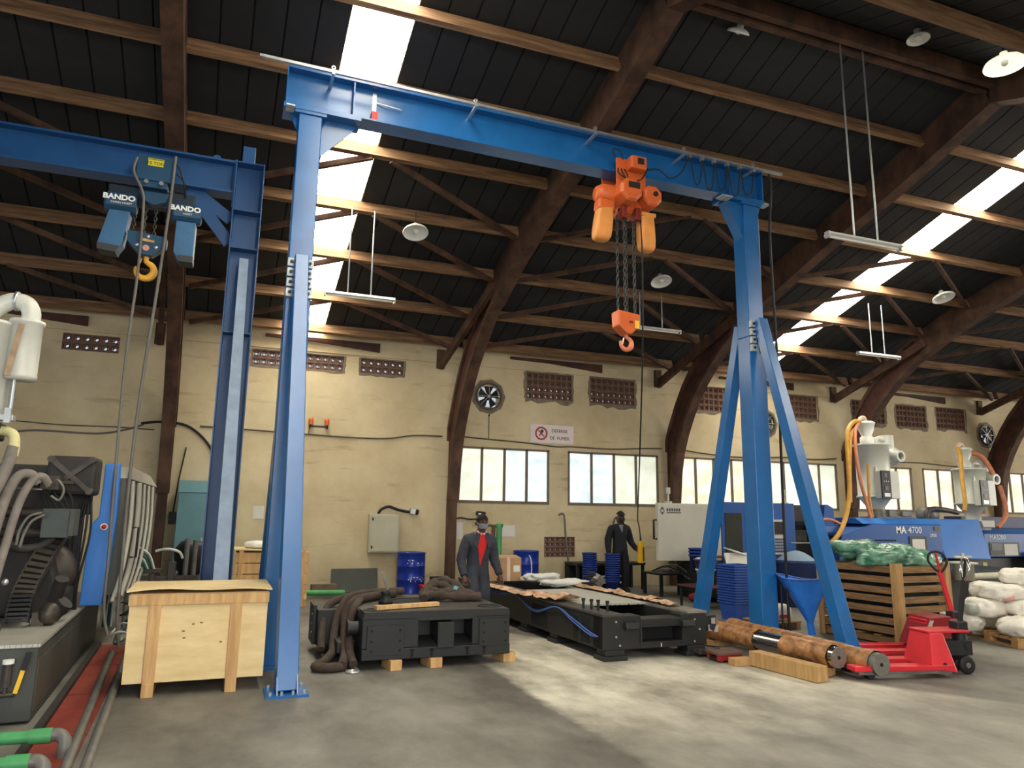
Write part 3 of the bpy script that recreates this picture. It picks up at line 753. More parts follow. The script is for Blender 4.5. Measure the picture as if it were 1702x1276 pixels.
for x, z in ((-1.38, 5.155), (-1.50, 5.03), (-1.275, 5.02)): build('pin', MB().sphere((x, 9.995, z), .026, .018, .026, 10, 6), m_zinc, hbo)
hy = build('hook', hook_mb(-1.385, 10.08, 4.81, .105, .043), m_yhook, h2)
build('safety_latch', MB().bar((-1.43, 10.05, 4.87), (-1.475, 10.05, 4.74), .03, .014), m_brass, hy)
cb = MB().tube(spline([(-1.60, 9.95, 6.2), (-1.62, 9.93, 6.0), (-1.5, 9.93, 5.75), (-1.46, 9.92, 5.5), (-1.44, 9.90, 4.6), (-1.42, 9.6, 3.4), (-1.34, 9.25, 1.9), (-1.29, 9.05, 1.2), (-1.27, 9.0, .62), (-1.2, 8.95, .35)], 7), .017, 7)
build('control_cable', cb, M('cable_grey', (104, 100, 94), .6, 0, .1), h2)
cb = MB().tube(spline([(-1.15, 9.95, 6.3), (-1.16, 9.95, 5.6), (-1.2, 9.9, 4.4), (-1.23, 9.7, 3.2), (-1.22, 9.45, 2.0), (-1.18, 9.25, 1.2), (-1.15, 9.15, .5), (-1.1, 9.1, .2)], 7), .019, 7)
build('control_cable', cb, MATS['cable_grey'], h2)
cb = MB().tube(spline([(-1.16, 9.97, 6.22), (-1.08, 9.96, 6.12), (-1.02, 9.98, 5.95), (-1.0, 10.1, 5.8)], 5), .012, 6).tube(spline([(-1.17, 9.97, 6.06), (-1.1, 9.96, 6.05), (-1.0, 10.0, 5.95)], 5), .01, 6); build('motor_cable', cb, m_dark, h2)
# ================================================================ left side: moulding machine, crates, cabinet
m_cast = M('machine_casting', (52, 49, 47), .62, .2, .22, 3, .1)
m_cast2 = M('greasy_steel', (74, 68, 62), .5, .5, .25, 5, .1)
m_grey = M('cabinet_grey', (74, 75, 72), .55, .2, .1, 3)
m_mblue = M('machine_blue', (58, 122, 204), .45, 0, .05, 2)
m_hose = M('hose_grey', (124, 116, 108), .75, 0, .16, 7)
m_hosed = M('hose_dark', (58, 56, 54), .7, 0, .15, 7)
m_cream = M('cream_pipe', (212, 204, 150), .5, 0, .08, 5)
m_hopper = M('hopper_enamel', (206, 206, 196), .38, .05, .08, 3)
m_pine = M('pine_plank', (212, 172, 118), .7, 0, .15, 3, .1, rgb2=(184, 142, 92), stretch=(6, 6, .7))
m_ply = M('plywood', (232, 208, 158), .7, 0, .1, 2, .05, rgb2=(216, 188, 134), stretch=(1, 1, 4))
m_green = M('green_pipe', (74, 150, 92), .45, 0, .12, 6)
m_teal_cab = M('teal_cabinet', (96, 138, 146), .5, .05, .08, 2.5)
m_trench = M('trench_red', (134, 52, 38), .6, 0, .22, 4, .1)
m_gpipe = M('grey_pipe', (112, 110, 104), .5, .3, .18, 6)
m_whitehose = M('white_hose', (198, 202, 194), .5, 0, .1, 8)
m_greenhose = M('green_hose', (44, 84, 70), .5, 0, .15, 8)
m_tread = tread_mat()
m_perf = M('perforated_steel', (92, 90, 82), .5, .5, .2, 40)
m_door = M('guard_pale', (172, 168, 156), .5, 0, .06, 3)

mm = thing('injection_machine', 'dark injection moulding machine with a bright blue end guard, big hoses and tread plates', 'machine', (-1.41, 6.95, 0), .054)
build('base_cabinet', MB().box(-1.9, 0, 0, 4.2, .02, .575), m_grey, mm, local=True, bev=.01)
build('side_grille', MB().box(-.005, .006, .06, 1.9, .08, .47), m_perf, mm, local=True)
build('tread_plate', MB().box(-1.9, .012, -.012, 2.05, .575, .60), m_tread, mm, local=True)
build('tread_plate', MB().box(-1.9, .012, 2.06, 4.2, .575, .598), m_tread, mm, local=True)
v = MB().cyl((-.18, -.06, .30), (-.18, -.06, .47), .032, 12).cyl((-.18, -.06, .25), (-.18, -.06, .3), .015, 8).cyl((-.23, -.05, .24), (-.12, -.05, .24), .02, 8)
vb = build('filter_valve', v, m_cast2, mm, local=True)
build('filter_cap', MB().cyl((-.18, -.06, .47), (-.18, -.06, .50), .04, 14), m_white, vb, local=True)
build('valve_lever', MB().bar((-.11, -.07, .25), (-.075, -.07, .42), .03, .015, up=(0, 1, 0)), m_yellow, vb, local=True)
build('lever_grip', MB().bar((-.075, -.07, .42), (-.05, -.07, .55), .035, .03, up=(0, 1, 0)), m_dark, vb, local=True)
# rear platen and its cross of ribs
pl = MB().box(-2.75, -1.60, 9.0, 9.3, .60, 1.60).box(-2.75, -1.54, 9.02, 9.3, 1.6, 2.12)
pt = build('clamp_platen', pl, m_cast, mm, bev=.02)
fp = MB().box(-1.88, -1.43, 8.62, 8.98, 1.80, 2.20); ch = build('cross_head', fp, m_cast, mm, bev=.04)
cx = MB().bar((-1.84, 8.61, 2.16), (-1.47, 8.61, 1.84), .05, .06, up=(0, 1, 0)).bar((-1.84, 8.604, 1.84), (-1.47, 8.604, 2.16), .05, .06, up=(0, 1, 0))
for x in (-1.84, -1.47):
    for z in (1.84, 2.16): cx.cyl((x, 8.57, z), (x, 8.63, z), .035, 10)
build('cross_rib', cx, m_cast2, ch)
tg = MB().lathe([(0, 0), (.26, 0), (.30, .06), (.30, .2), (0, .22)], (-1.84, 8.75, 1.02), 24, 'y').lathe([(0, -.06), (.12, -.06), (.15, 0), (.15, .1)], (-1.84, 8.75, 1.02), 18, 'y')
build('toggle_wheel', tg, m_cast2, mm)
tg = MB().prism([(-2.35, .62), (-1.56, .62), (-1.56, .86), (-1.66, .95), (-1.74, 1.2), (-1.9, 1.3), (-2.35, 1.3)], 'y', 8.55, 8.95); build('toggle_link', tg, m_cast, mm, bev=.03)
for z in (1.42, 1.62): build('tie_rod', MB().cyl((-2.5, 8.5, z), (-1.62, 8.5, z), .05, 12), m_cast2, mm)
build('crosshead_bar', MB().bar((-2.3, 8.2, 1.86), (-1.80, 8.2, 1.84), .025, .015), m_gpipe, mm)
build('valve_box', MB().box(-1.78, -1.54, 8.22, 8.42, 1.38, 1.66), M('valve_box_grey', (66, 74, 72), .55), mm, bev=.01)
build('box_edge', MB().box(-1.54, -1.50, 8.2, 8.44, 1.40, 1.66), m_grey, mm)
for x, z in ((-1.95, 1.95), (-1.78, 1.92)):
    b = MB().box(x-.07, x+.09, 8.3, 8.5, z-.08, z+.06); b.cyl((x+.09, 8.4, z), (x+.2, 8.4, z), .022, 8); build('hydraulic_valve', b, m_cast2, mm, bev=.012)
ms = MB()
rg = random.Random(11)
for k in range(5):
    x0 = -1.9+.06*k; ms.tube(spline([(x0, 8.5, 1.86), (x0+.06, 8.52, 1.75), (x0+.10+.05*math.sin(k), 8.54, 1.6), (x0+.02, 8.54, 1.45)], 6), .012, 6)
for k in range(5):
    x0 = -1.60+.016*k; ms.tube(spline([(x0, 9.0, 2.1-.05*k), (x0+.03, 8.95, 1.8), (x0-.05+.03*k, 8.9, 1.4), (x0, 8.95, .9), (x0, 9.0, .62)], 6), .012, 6)
build('wiring', ms, m_dark, mm, kind='stuff')
for pts, r in (([(-1.72, 8.15, 1.88), (-1.66, 8.1, 1.93), (-1.60, 8.1, 1.84), (-1.63, 8.1, 1.74), (-1.7, 8.1, 1.78)], .012), ([(-1.76, 8.12, 1.62), (-1.86, 8.1, 1.58), (-1.92, 8.1, 1.45), (-1.93, 8.1, 1.32)], .014), ([(-1.74, 8.13, 1.6), (-1.83, 8.1, 1.54), (-1.88, 8.1, 1.42), (-1.9, 8.1, 1.3)], .014)):
    build('small_hose', MB().tube(spline(pts, 6), r, 7), m_gpipe, mm)
# cable chain of separate links
ca = spline([(-1.67, 8.55, 1.44), (-1.71, 8.40, 1.30), (-1.77, 8.2, 1.08), (-1.80, 8.05, .90), (-1.80, 7.95, .76), (-1.80, 7.92, .64)], 4)
for i in range(len(ca)-1):
    a, b = ca[i], ca[i+1]; p = a.lerp(b, .08); q = a.lerp(b, .72)
    m_ = MB().bar(p, q, .17, .075, up=(0, -1, .3)); m_.bar(p+Vector((-.085, -.01, 0)), b+Vector((-.085, -.01, 0)), .014, .085, up=(0, -1, .3)); m_.bar(p+Vector((.085, -.01, 0)), b+Vector((.085, -.01, 0)), .014, .085, up=(0, -1, .3))
    build('chain_link', m_, m_cast2 if i < 13 else m_black, mm)
# large hoses
def hose(name, pts, r, mat, parent, n=8): return build(name, MB().tube(spline(pts, 8), r, 10), mat, parent)
hose('thick_hose', [(-2.02, 7.95, 2.22), (-2.05, 7.9, 2.0), (-2.12, 7.8, 1.7), (-2.2, 7.7, 1.4), (-2.3, 7.6, 1.1)], .052, m_hose, mm)
build('hose_elbow', MB().tube(spline([(-2.22, 8, 2.37), (-2.12, 8, 2.37), (-2.04, 7.97, 2.33), (-2.015, 7.95, 2.22), (-2.02, 7.95, 2.14)], 6), .046, 12), m_cream, mm)
build('pump_end', MB().box(-2.4, -2.15, 7.9, 8.15, 2.28, 2.45), m_black, mm, bev=.02)
hose('thick_hose', [(-1.84, 8.15, 1.90), (-1.89, 8.1, 1.98), (-1.98, 8.05, 1.95), (-2.04, 8.0, 1.75), (-2.07, 7.9, 1.4), (-2.09, 7.8, 1.05), (-2.05, 7.7, .75)], .045, m_hose, mm)
hose('thick_hose', [(-1.75, 8.2, 1.88), (-1.8, 8.15, 1.96), (-1.87, 8.1, 1.92), (-1.93, 8.0, 1.7), (-1.97, 7.9, 1.3), (-1.98, 7.75, .95), (-1.94, 7.6, .72)], .038, m_hose, mm)
hose('black_hose', [(-2.2, 7.9, 1.3), (-2.1, 7.6, 1.0), (-2.0, 7.5, .75), (-1.85, 7.45, .67)], .06, m_hosed, mm)
hose('black_hose', [(-2.25, 7.6, .9), (-2.1, 7.4, .7), (-1.8, 7.4, .66)], .045, m_hosed, mm)
hose('black_hose', [(-2.1, 8.3, 1.35), (-1.95, 8.3, 1.28), (-1.8, 8.35, 1.3), (-1.7, 8.4, 1.38)], .04, m_hosed, mm)
bm = MB().sphere((-1.58, 8.02, .70), .09, .12, .1, 14, 10).box(-1.70, -1.6, 7.95, 8.15, .60, .72); build('pump_motor', bm, m_cast2, mm)
mh = MB().cyl((-1.64, 8.3, .62), (-1.5, 8.25, .78), .08, 14).cyl((-1.6, 8.3, .8), (-1.54, 8.2, 1.0), .06, 12); build('cylinder_block', mh, m_cast, mm)
build('sensor_ball', MB().sphere((-1.93, 7.9, 1.0), .03), m_zinc, mm)
# blue end guard, emergency stop and the long pale side guard
gp = MB().prism([(-1.46, 2.17), (-1.31, 2.18), (-1.295, 1.6), (-1.31, 1.05), (-1.35, .62), (-1.56, .62), (-1.545, 1.49), (-1.465, 1.58)], 'y', 9.30, 9.42)
ge = build('end_guard', gp, m_mblue, mm, bev=.012)
es = MB().cyl((-1.40, 9.30, 1.47), (-1.40, 9.285, 1.47), .038, 18); eb = build('stop_collar', es, m_white, ge)
build('stop_button', MB().lathe([(0, -.03), (.024, -.024), (.026, 0)], (-1.40, 9.287, 1.47), 14, 'y'), m_red, ge)
sg = MB().box(-1.34, -1.25, 9.44, 12.6, .72, 2.02); sd = build('side_guard', sg, m_grey, mm)
for i, (y, w, dz) in enumerate(((9.75, .16, 0), (10.35, .22, 0), (10.9, .12, 0), (11.4, .14, 0), (11.9, .14, 0))):
    st = MB().tube(spline([(-1.24, y-.5, .66), (-1.2, y-.25, 1.0), (-1.2, y, 1.5), (-1.23, y+.1, 2.0)], 6), w*.15, 6); build('guard_strip', st, m_door, sd)
build('guard_top', MB().prism([(9.44, 2.02), (9.7, 2.16), (11.6, 2.14), (12.6, 2.02)], 'x', -1.35, -1.23), m_door, sd)
build('door_handle', MB().tube([(-1.2, 9.98, 1.45), (-1.13, 9.98, 1.45), (-1.13, 9.98, 1.1), (-1.2, 9.98, 1.1)], .014, 6), m_dark, sd)

# granulate dryer above the machine
hd = thing('hopper_dryer', 'pale grey hopper dryer with a fat elbow pipe above the dark hose-covered machine', 'dryer', (-2.3, 8.0, .6))
build('filter_canister', MB().lathe([(0, 2.86), (.135, 2.86), (.14, 2.9), (.135, 2.92), (.135, 3.40), (.15, 3.41), (.15, 3.44), (0, 3.44)], (-2.06, 8.0, 0), 24), m_hopper, hd)
build('elbow_pipe', MB().tube(spline([(-2.04, 8, 3.42), (-2.04, 8, 3.52), (-2.08, 8, 3.60), (-2.17, 8, 3.63), (-2.26, 8, 3.60), (-2.36, 8, 3.5), (-2.4, 8, 3.38)], 6), .082, 14), m_hopper, hd)
build('pipe_clamp', MB().lathe([(.083, -.012), (.095, -.012), (.095, .012), (.083, .012)], (-2.17, 8.0, 3.63), 20, 'x'), m_zinc, hd)
hb = MB().lathe([(0, 2.2), (.1, 2.2), (.12, 2.3), (.32, 2.6), (.32, 3.36), (.34, 3.37), (.34, 3.40), (0, 3.42)], (-2.46, 8.08, 0), 28); build('hopper_body', hb, m_hopper, hd)
br = MB().box(-2.2, -2.06, 7.95, 8.05, 2.47, 2.52).cyl((-2.1, 7.98, 2.52), (-2.1, 7.98, 2.86), .022, 8).box(-2.12, -2.07, 7.9, 7.94, 2.44, 2.58); build('bracket', br, m_zinc, hd)
build('tape_strip', MB().bar((-2.07, 7.856, 3.38), (-2.13, 7.856, 2.88), .05, .004, up=(0, 1, 0)), M('peeling_brown', (166, 140, 112), .8, 0, .2, 9), hd)
build('stand', MB().cyl((-2.46, 8.08, .60), (-2.46, 8.08, 2.3), .07, 12).box(-2.6, -2.3, 7.95, 8.2, .598, .62), m_cast, hd)

# red trench covers, pipes on the floor
tc = MB().box(-.30, .14, -2.2, 3.3, .003, .012); t_ = thing('trench_cover', 'red-painted steel trench strip on the floor beside the dark machine', 'cover', (-1.12, 7.3, 0), .055)
for k in range(4):
    build('cover_plate', MB().box(-.17, .14, -2.2+1.37*k, -.845+1.37*k, .003, .014), m_trench, t_, local=True)
build('edge_angle', MB().box(-.23, -.175, -2.2, 3.3, .003, .05), m_cast, t_, local=True)
for (x0, x1, lab) in ((-.87, -1.24, 'long grey pipe lying on the red trench strip'), (-.76, -1.08, 'long grey pipe on the floor, just outside the red trench strip')):
    p = MB().cyl((x0, 5.2, .05), (x1, 9.7, .05), .034, 10); tag(build('floor_pipe', p, m_gpipe), lab, 'pipe')
for (y, xe, z, lab) in ((5.98, -1.03, .15, 'green plastic pipe with a grey elbow crossing the red strip, the farther of two'), (5.52, -1.05, .12, 'green plastic pipe with a grey elbow crossing the red strip, the nearer of two')):
    t_ = thing('water_pipe', lab, 'pipe', (xe-.4, y, 0))
    build('pipe_run', MB().cyl((xe-1.4, y+.03, z), (xe-.10, y, z), .04, 12), m_green, t_)
    build('pipe_socket', MB().cyl((xe-.17, y, z), (xe-.04, y, z), .049, 12), m_green, t_)
    build('elbow', MB().tube(spline([(xe-.05, y, z), (xe+.0, y, z), (xe+.04, y-.02, z-.03), (xe+.045, y-.03, z-.08), (xe+.045, y-.03, .0)], 5), .042, 12), m_gpipe, t_)

# plywood crate in front
cr = thing('wooden_crate', 'large pale plywood crate with pine battens, in front of the crane columns', 'crate', (-.27, 7.62, 0), .03)
W2 = .60
body = MB().box(-W2, W2, .0, .85, .12, .90); build('plywood_side', body, m_ply, cr, local=True, bev=.003)
lid = MB().grid(lambda u, v: (-W2-.03+u*(2*W2+.06), -.045+v*.94, .925+.018*math.sin(u*PI)*(1-v)-.02*abs(u-.3)*(1-v)+.01*math.sin(u*9)*(1-v)), 14, 4, False)
n0 = len(lid.v); lid.v += [(x, y, z+.014) for x, y, z in lid.v]; lid.f += [[i+n0 for i in f][::-1] for f in lid.f]; lid.sm *= 2; lid.mi *= 2
ring = [i for i in range(15)]+[15*j+14 for j in range(1, 5)]+[60+i for i in range(13, -1, -1)]+[15*j for j in range(3, 0, -1)]
for a, b in zip(ring, ring[1:]+ring[:1]): lid.f.append([a, b, b+n0, a+n0]); lid.sm.append(False); lid.mi.append(0)
build('lid', lid, m_ply, cr, local=True)
build('top_batten', MB().box(-W2-.008, W2+.008, -.03, .0, .80, .895), m_pine, cr, local=True, bev=.003)
for x in (-.385, .315):
    build('batten', MB().box(x-.05, x+.05, -.028, .0, .08, .80), m_pine, cr, local=True, bev=.003)
    build('runner', MB().box(x-.05, x+.05, -.035, .88, 0, .12), m_pine, cr, local=True, bev=.004)
kn = MB()
for x, z in ((-.05, .62), (-.13, .56), (.02, .63), (.2, .45), (-.12, .50), (.29, .36)): kn.box(x-.012, x+.012, -.0015, .001, z-.006, z+.006)
build('dark_mark', kn, M('knot_dark', (122, 88, 56), .8), cr, local=True, kind='stuff')

# second crate behind, open at one side
c3 = thing('wooden_crate', 'open pine crate half hidden behind the tall crane legs', 'crate', (.64, 14.2, 0))
for k in range(4):
    build('plank', MB().box(.0, 1.26, 14.0, 14.02, .20+.19*k, .375+.19*k), m_pine, c3)
build('plank', MB().box(.0, 1.26, 14.72, 14.74, .2, .95), m_pine, c3)
for x in (.02, 1.24): build('end_panel', MB().box(x-.012, x+.012, 14.02, 14.72, .2, .95), m_ply, c3)
for x in (.1, 1.17): build('corner_post', MB().box(x-.04, x+.04, 13.96, 14.0, .0, 1.0), m_pine, c3)
build('floor_board', MB().box(.0, 1.26, 13.98, 14.75, .12, .2), m_ply, c3); build('skid', MB().box(.0, 1.26, 14.0, 14.1, 0, .12), m_pine, c3); build('skid', MB().box(.0, 1.26, 14.6, 14.7, 0, .12), m_pine, c3)
build('lid', MB().obox((.5, 14.36, .99), (1.3, .82, .022), (0, .035, 0)), m_ply, c3)
tag(build('foam_heap', MB().sack((.5, 14.35, 1.075), .7, .5, .14, 0, 4, .25), m_white), 'heap of white packing foam on the crate behind the crane legs', 'foam')

# teal cabinet by the wall
tb = thing('tool_cabinet', 'tall teal metal cabinet against the wall behind the dark blue crane', 'cabinet', (-.6, 15.9, 0))
build('cabinet_body', MB().box(-1.14, -.08, 15.72, 16.2, .05, 2.02), m_teal_cab, tb, bev=.01)
build('cabinet_top', MB().prism([(15.70, 2.02), (16.22, 2.02), (16.22, 2.26), (15.80, 2.26)], 'x', -1.15, -.07), m_teal_cab, tb, bev=.008)
for a, b in ((-1.13, -.62), (-.60, -.09)): build('door', MB().box(a, b, 15.70, 15.72, .1, 2.0), m_teal_cab, tb, bev=.004)
build('handle', MB().box(-.66, -.64, 15.68, 15.70, 1.0, 1.15), m_zinc, tb); build('plinth', MB().box(-1.12, -.1, 15.75, 16.2, 0, .05), m_black, tb)
# switch boxes on the rib beside it
for x, z, s in ((-1.18, 1.50, .075), (-1.06, 1.52, .05)): pass
sb = thing('switch_box', 'small dark switch boxes on the wall beside the wooden arch rib', 'switch', (-1.2, 16.28, 1.5))
build('box', MB().box(-1.32, -1.19, 16.22, 16.3, 1.40, 1.64), m_black, sb, bev=.006); build('box', MB().box(-1.13, -1.02, 16.24, 16.3, 1.44, 1.60), m_black, sb, bev=.006)
build('conduit', MB().tube([(-1.25, 16.27, 1.64), (-1.2, 16.27, 2.3), (-1.12, 16.27, 2.95)], .014, 6).tube([(-1.19, 16.27, 1.52), (-1.13, 16.27, 1.52)], .012, 6), m_dark, sb)

# stand with cooling hoses behind the plywood crate
hs = thing('hose_stand', 'steel pipe stand draped with green and white cooling hoses behind the plywood crate', 'stand', (-1.1, 11.6, 0))
for x, y, h_ in ((-1.36, 11.5, 1.20), (-.66, 11.6, 1.27), (-.56, 11.75, 1.24)):
    build('post', MB().cyl((x, y, 0), (x, y, h_), .035, 10), m_gpipe, hs)
build('cross_bar', MB().box(-1.4, -.5, 11.5, 11.55, .70, .76), m_cast2, hs)
mf = MB().box(-1.18, -.95, 11.45, 11.6, .80, .86).box(-1.1, -1.03, 11.46, 11.56, .58, .8).box(-.88, -.78, 11.48, 11.58, .55, .95); build('manifold', mf, m_cast2, hs, bev=.008)
for k in range(7):
    x0 = -1.50-.03*k*.4; top = 1.12-.025*k
    pts = [(-1.62+.02*k, 11.35, .12), (-1.60+.02*k, 11.3, .6), (-1.52+.03*k, 11.32, top-.1), (-1.36, 11.38, top+.05), (-1.14-.02*k, 11.42, top-.05), (-1.05-.025*k, 11.45, .86)]
    hose('cooling_hose', pts, .014, m_greenhose if k % 3 else m_whitehose, hs)
hose('cooling_hose', [(-1.05, 11.45, 1.10), (-.9, 11.4, 1.13), (-.75, 11.42, 1.09), (-.7, 11.45, 1.0)], .018, m_whitehose, hs)
gb = MB().sack((-.60, 12.15, .95), .5, .4, .52, .3, 3, .16); bgt = thing('rubbish_bag', 'black plastic bag slumped behind the pipe stand, in front of the teal cabinet', 'bag', (-.5, 12.15, 0))
build('bag_skin', gb, m_dark, bgt); build('bag_foot', MB().sack((-.55, 12.15, .38), .7, .5, .80, .1, 9, .12), M('dark_tarp', (64, 58, 54), .6), bgt)
hn = MB(); rg = random.Random(5)
for k in range(16):
    a = rg.uniform(0, 2*PI); cx_, cy_ = -1.02+rg.uniform(-.12, .1), 9.9+rg.uniform(-.5, .5); r_ = rg.uniform(.1, .22)
    hn.cur = k % 3
    hn.tube(spline([(cx_+r_*.6*math.cos(a+i*.9), cy_+r_*1.8*math.sin(a+i*.9), .06+.08*k*.55+.05*math.sin(i*1.7+k)) for i in range(7)], 5), .012, 6)
tag(build('hose_tangle', hn, [m_whitehose, m_greenhose, m_dark], kind='stuff'), 'tangle of thin white, green and black hoses between machine and plywood crate', 'hoses')
# ================================================================ fittings on the back wall and under the roof
m_paper = M('paper_white', (214, 212, 204), .8, 0, .04, 4)
m_cable = M('wall_cable', (84, 76, 62), .7, 0, .15, 6)
m_drum = M('drum_blue', (22, 48, 142), .3, .1, .10, 5)
# extractor fans
m_fan = M('fan_steel', (74, 72, 72), .45, .4, .15, 6)
for fi, (x, z) in enumerate(FANS):
    f = thing('extractor_fan', ['round extractor fan with metal blades high on the wall above the no smoking sign', 'round extractor fan on the wall, partly hidden by the tall braced column', 'round dark extractor fan on the wall beside the arch rib at the frame edge'][fi], 'fan', (x, WY, z))
    build('mounting_plate', MB().ring((x, 0, z), .31, .43, WY-.02, WY+.02, 'y', 9), m_cement, f)
    build('fan_ring', MB().ring((x, 0, z), .29, .335, WY-.06, WY+.05, 'y', 28), m_fan, f)
    bl = MB()
    for k in range(5):
        a = 2*PI*k/5+.3
        q = [(x+r_*math.cos(a+d), WY+.02+dy, z+r_*math.sin(a+d)) for r_, d, dy in ((.07, -.5, -.02), (.285, -.46, -.03), (.285, .40, .03), (.07, .5, .02))]
        blade = MB().add(q+[(p[0], p[1]+.006, p[2]) for p in q], [(0, 1, 2, 3), (7, 6, 5, 4), (0, 4, 5, 1), (1, 5, 6, 2), (2, 6, 7, 3), (3, 7, 4, 0)])
        build('blade', blade, m_dark, f)
    build('hub', MB().lathe([(0, -.05), (.07, -.05), (.09, -.02), (.09, .05), (0, .06)], (x, WY, z), 18, 'y'), m_dark, f)
    gd = MB()
    for k in range(4): gd.bar((x+.3*math.cos(k*PI/4), WY-.05, z+.3*math.sin(k*PI/4)), (x-.3*math.cos(k*PI/4), WY-.05, z-.3*math.sin(k*PI/4)), .008, .008, up=(0, 1, 0))
    build('guard', gd, m_zinc, f)
pull = MB().tube([(5.44, WY-.01, 4.14), (5.45, WY-.01, 3.45)], .008, 6).sphere((5.44, WY-.02, 4.02), .022); tag(build('fan_cord', pull, m_dark), 'thin dark switch cord hanging below the left fan', 'cord')
# no smoking sign
sg = thing('wall_sign', 'white no smoking sign reading DEFENSE DE FUMER on the wall', 'sign', (7.09, WY, 3.66))
build('sign_board', MB().box(6.51, 7.67, WY-.014, WY-.004, 3.43, 3.88), M('sign_white', (222, 210, 206), .5, 0, .04), sg)
m_sred = M('sign_red', (168, 54, 56), .6); m_sdark = M('sign_dark', (66, 48, 52), .6)
build('prohibition_ring', MB().ring((6.80, 0, 3.66), .125, .165, WY-.02, WY-.014, 'y', 32), m_sred, sg)
build('prohibition_bar', MB().bar((6.72, WY-.0175, 3.74), (6.88, WY-.0175, 3.58), .03, .004, up=(0, 1, 0)), m_sred, sg)
pg = MB().bar((6.74, WY-.016, 3.60), (6.84, WY-.016, 3.70), .028, .003, up=(0, 1, 0)).cyl((6.82, WY-.015, 3.72), (6.82, WY-.018, 3.72), .04, 12); build('smoker_pictogram', pg, m_sdark, sg)
text('sign_lettering', 'DEFENSE', .115, m_sdark, sg, (7.29, WY-.016, 3.735), sx=.95); text('sign_lettering', 'DE  FUMER', .115, m_sdark, sg, (7.29, WY-.016, 3.555), sx=.95)
# amber warning lamps
wl = thing('warning_light', 'pair of amber warning lamps on a dark bracket high on the wall', 'lamp', (1.48, WY, 3.6))
build('bracket', MB().box(1.3, 1.68, WY-.12, WY-.08, 3.50, 3.54).box(1.29, 1.32, WY-.12, WY, 3.48, 3.56).box(1.66, 1.69, WY-.12, WY, 3.48, 3.56), m_black, wl)
for x in (1.32, 1.66): build('amber_dome', MB().lathe([(.05, 3.55), (.055, 3.6), (.055, 3.66), (.04, 3.70), (0, 3.71)], (x, WY-.1, 0), 14), M('amber_lens', (196, 96, 40), .3), wl)
build('cable', MB().tube([(1.3, WY-.02, 3.5), (1.29, WY-.01, 3.34)], .008, 6), m_dark, wl)
# cables along the wall
def cable(pts, lab, r=.014, n='wall_cable', mat=None):
    return tag(build(n, MB().tube(spline([(x, WY-.02, z) for x, z in pts], 5), r, 6), mat or m_cable), lab, 'cable')
cable([(-5, 3.34), (-4.32, 3.33), (-3.42, 3.29), (-2.48, 3.30), (-1.75, 3.28)], 'thin upper cable along the wall left of the arch rib by the teal cabinet', .011)
cable([(-5, 3.0), (-4.39, 3.07), (-3.81, 3.16), (-2.78, 3.15), (-2.26, 3.26), (-1.95, 3.38)], 'sagging grey cable along the wall below the thin one', .018, mat=MATS['cable_grey'])
cable([(-2.0, 3.40), (-1.61, 3.45), (-1.15, 3.40), (-.79, 3.13), (-.56, 2.77), (-.45, 2.3)], 'thick black cable curving down the wall above the teal cabinet', .026, mat=m_dark)
cable([(-.9, 3.40), (.13, 3.38), (1.9, 3.33), (2.97, 3.34), (3.6, 3.44), (4.3, 3.46)], 'cable along the wall under the amber lamps, between two arch ribs', .016)
cable([(4.75, 3.48), (5.11, 3.46), (6.33, 3.41), (7.2, 3.35), (7.61, 3.37), (8.7, 3.36), (9.66, 3.42), (10.2, 3.44)], 'cable along the wall over the windows and under the sign', .016)
cable([(10.7, 3.46), (11.4, 3.38), (12.65, 3.32), (14.2, 3.38), (15.2, 3.36), (16.0, 3.42)], 'cable over the windows behind the braced column', .016)
cable([(16.6, 3.44), (18.0, 3.40), (19.26, 3.42), (20.4, 3.37), (21.54, 3.36), (22.2, 3.4)], 'cable over the windows behind the two hopper dryers', .016)
# enclosure with its cable and socket
en = thing('electrical_enclosure', 'grey electrical enclosure on the wall above the leaning dark plate', 'enclosure', (3.0, WY, 1.24))
build('enclosure_box', MB().box(2.68, 3.34, 16.08, 16.265, .83, 1.66), M('enclosure_grey', (176, 172, 150), .5, 0, .05), en, bev=.012)
build('door', MB().box(2.71, 3.31, 16.06, 16.08, .86, 1.63), MATS['enclosure_grey'], en, bev=.006)
for z in (.95, 1.55): build('lock', MB().box(2.73, 2.76, 16.045, 16.06, z-.03, z+.03), m_dark, en)
so = MB().tube(spline([(2.88, 16.18, 1.66), (2.94, 16.16, 1.76), (3.1, 16.16, 1.82), (3.3, 16.18, 1.76), (3.5, 16.2, 1.72), (3.6, 16.22, 1.71)], 6), .032, 8); build('supply_hose', so, m_dark, en)
sk = thing('wall_socket', 'silver and black socket on the wall, fed by the enclosure hose', 'socket', (3.66, WY, 1.72))
build('socket_body', MB().obox((3.65, 16.2, 1.73), (.12, .14, .13), (0, .2, 0)), m_zinc, sk, bev=.01); build('socket_cap', MB().cyl((3.72, 16.2, 1.72), (3.78, 16.2, 1.70), .06, 12), m_dark, sk)
sk = thing('wall_socket', 'socket with a dark cap and pale body on the wall above the man in red', 'socket', (5.25, WY, 1.62))
build('socket_cap', MB().obox((5.26, 16.2, 1.70), (.2, .16, .10), (0, .1, 0)), m_dark, sk, bev=.02); build('socket_body', MB().obox((5.28, 16.2, 1.58), (.13, .14, .16), (0, .25, 0)), m_hopper, sk, bev=.01); build('socket_plate', MB().box(5.17, 5.24, 16.11, 16.122, 1.68, 1.71), m_white, sk)
build('cable', MB().tube(spline([(5.18, 16.25, 1.58), (5.0, 16.26, 1.57), (4.8, 16.26, 1.60), (4.66, 16.26, 1.57)], 5), .016, 6), m_dark, sk)
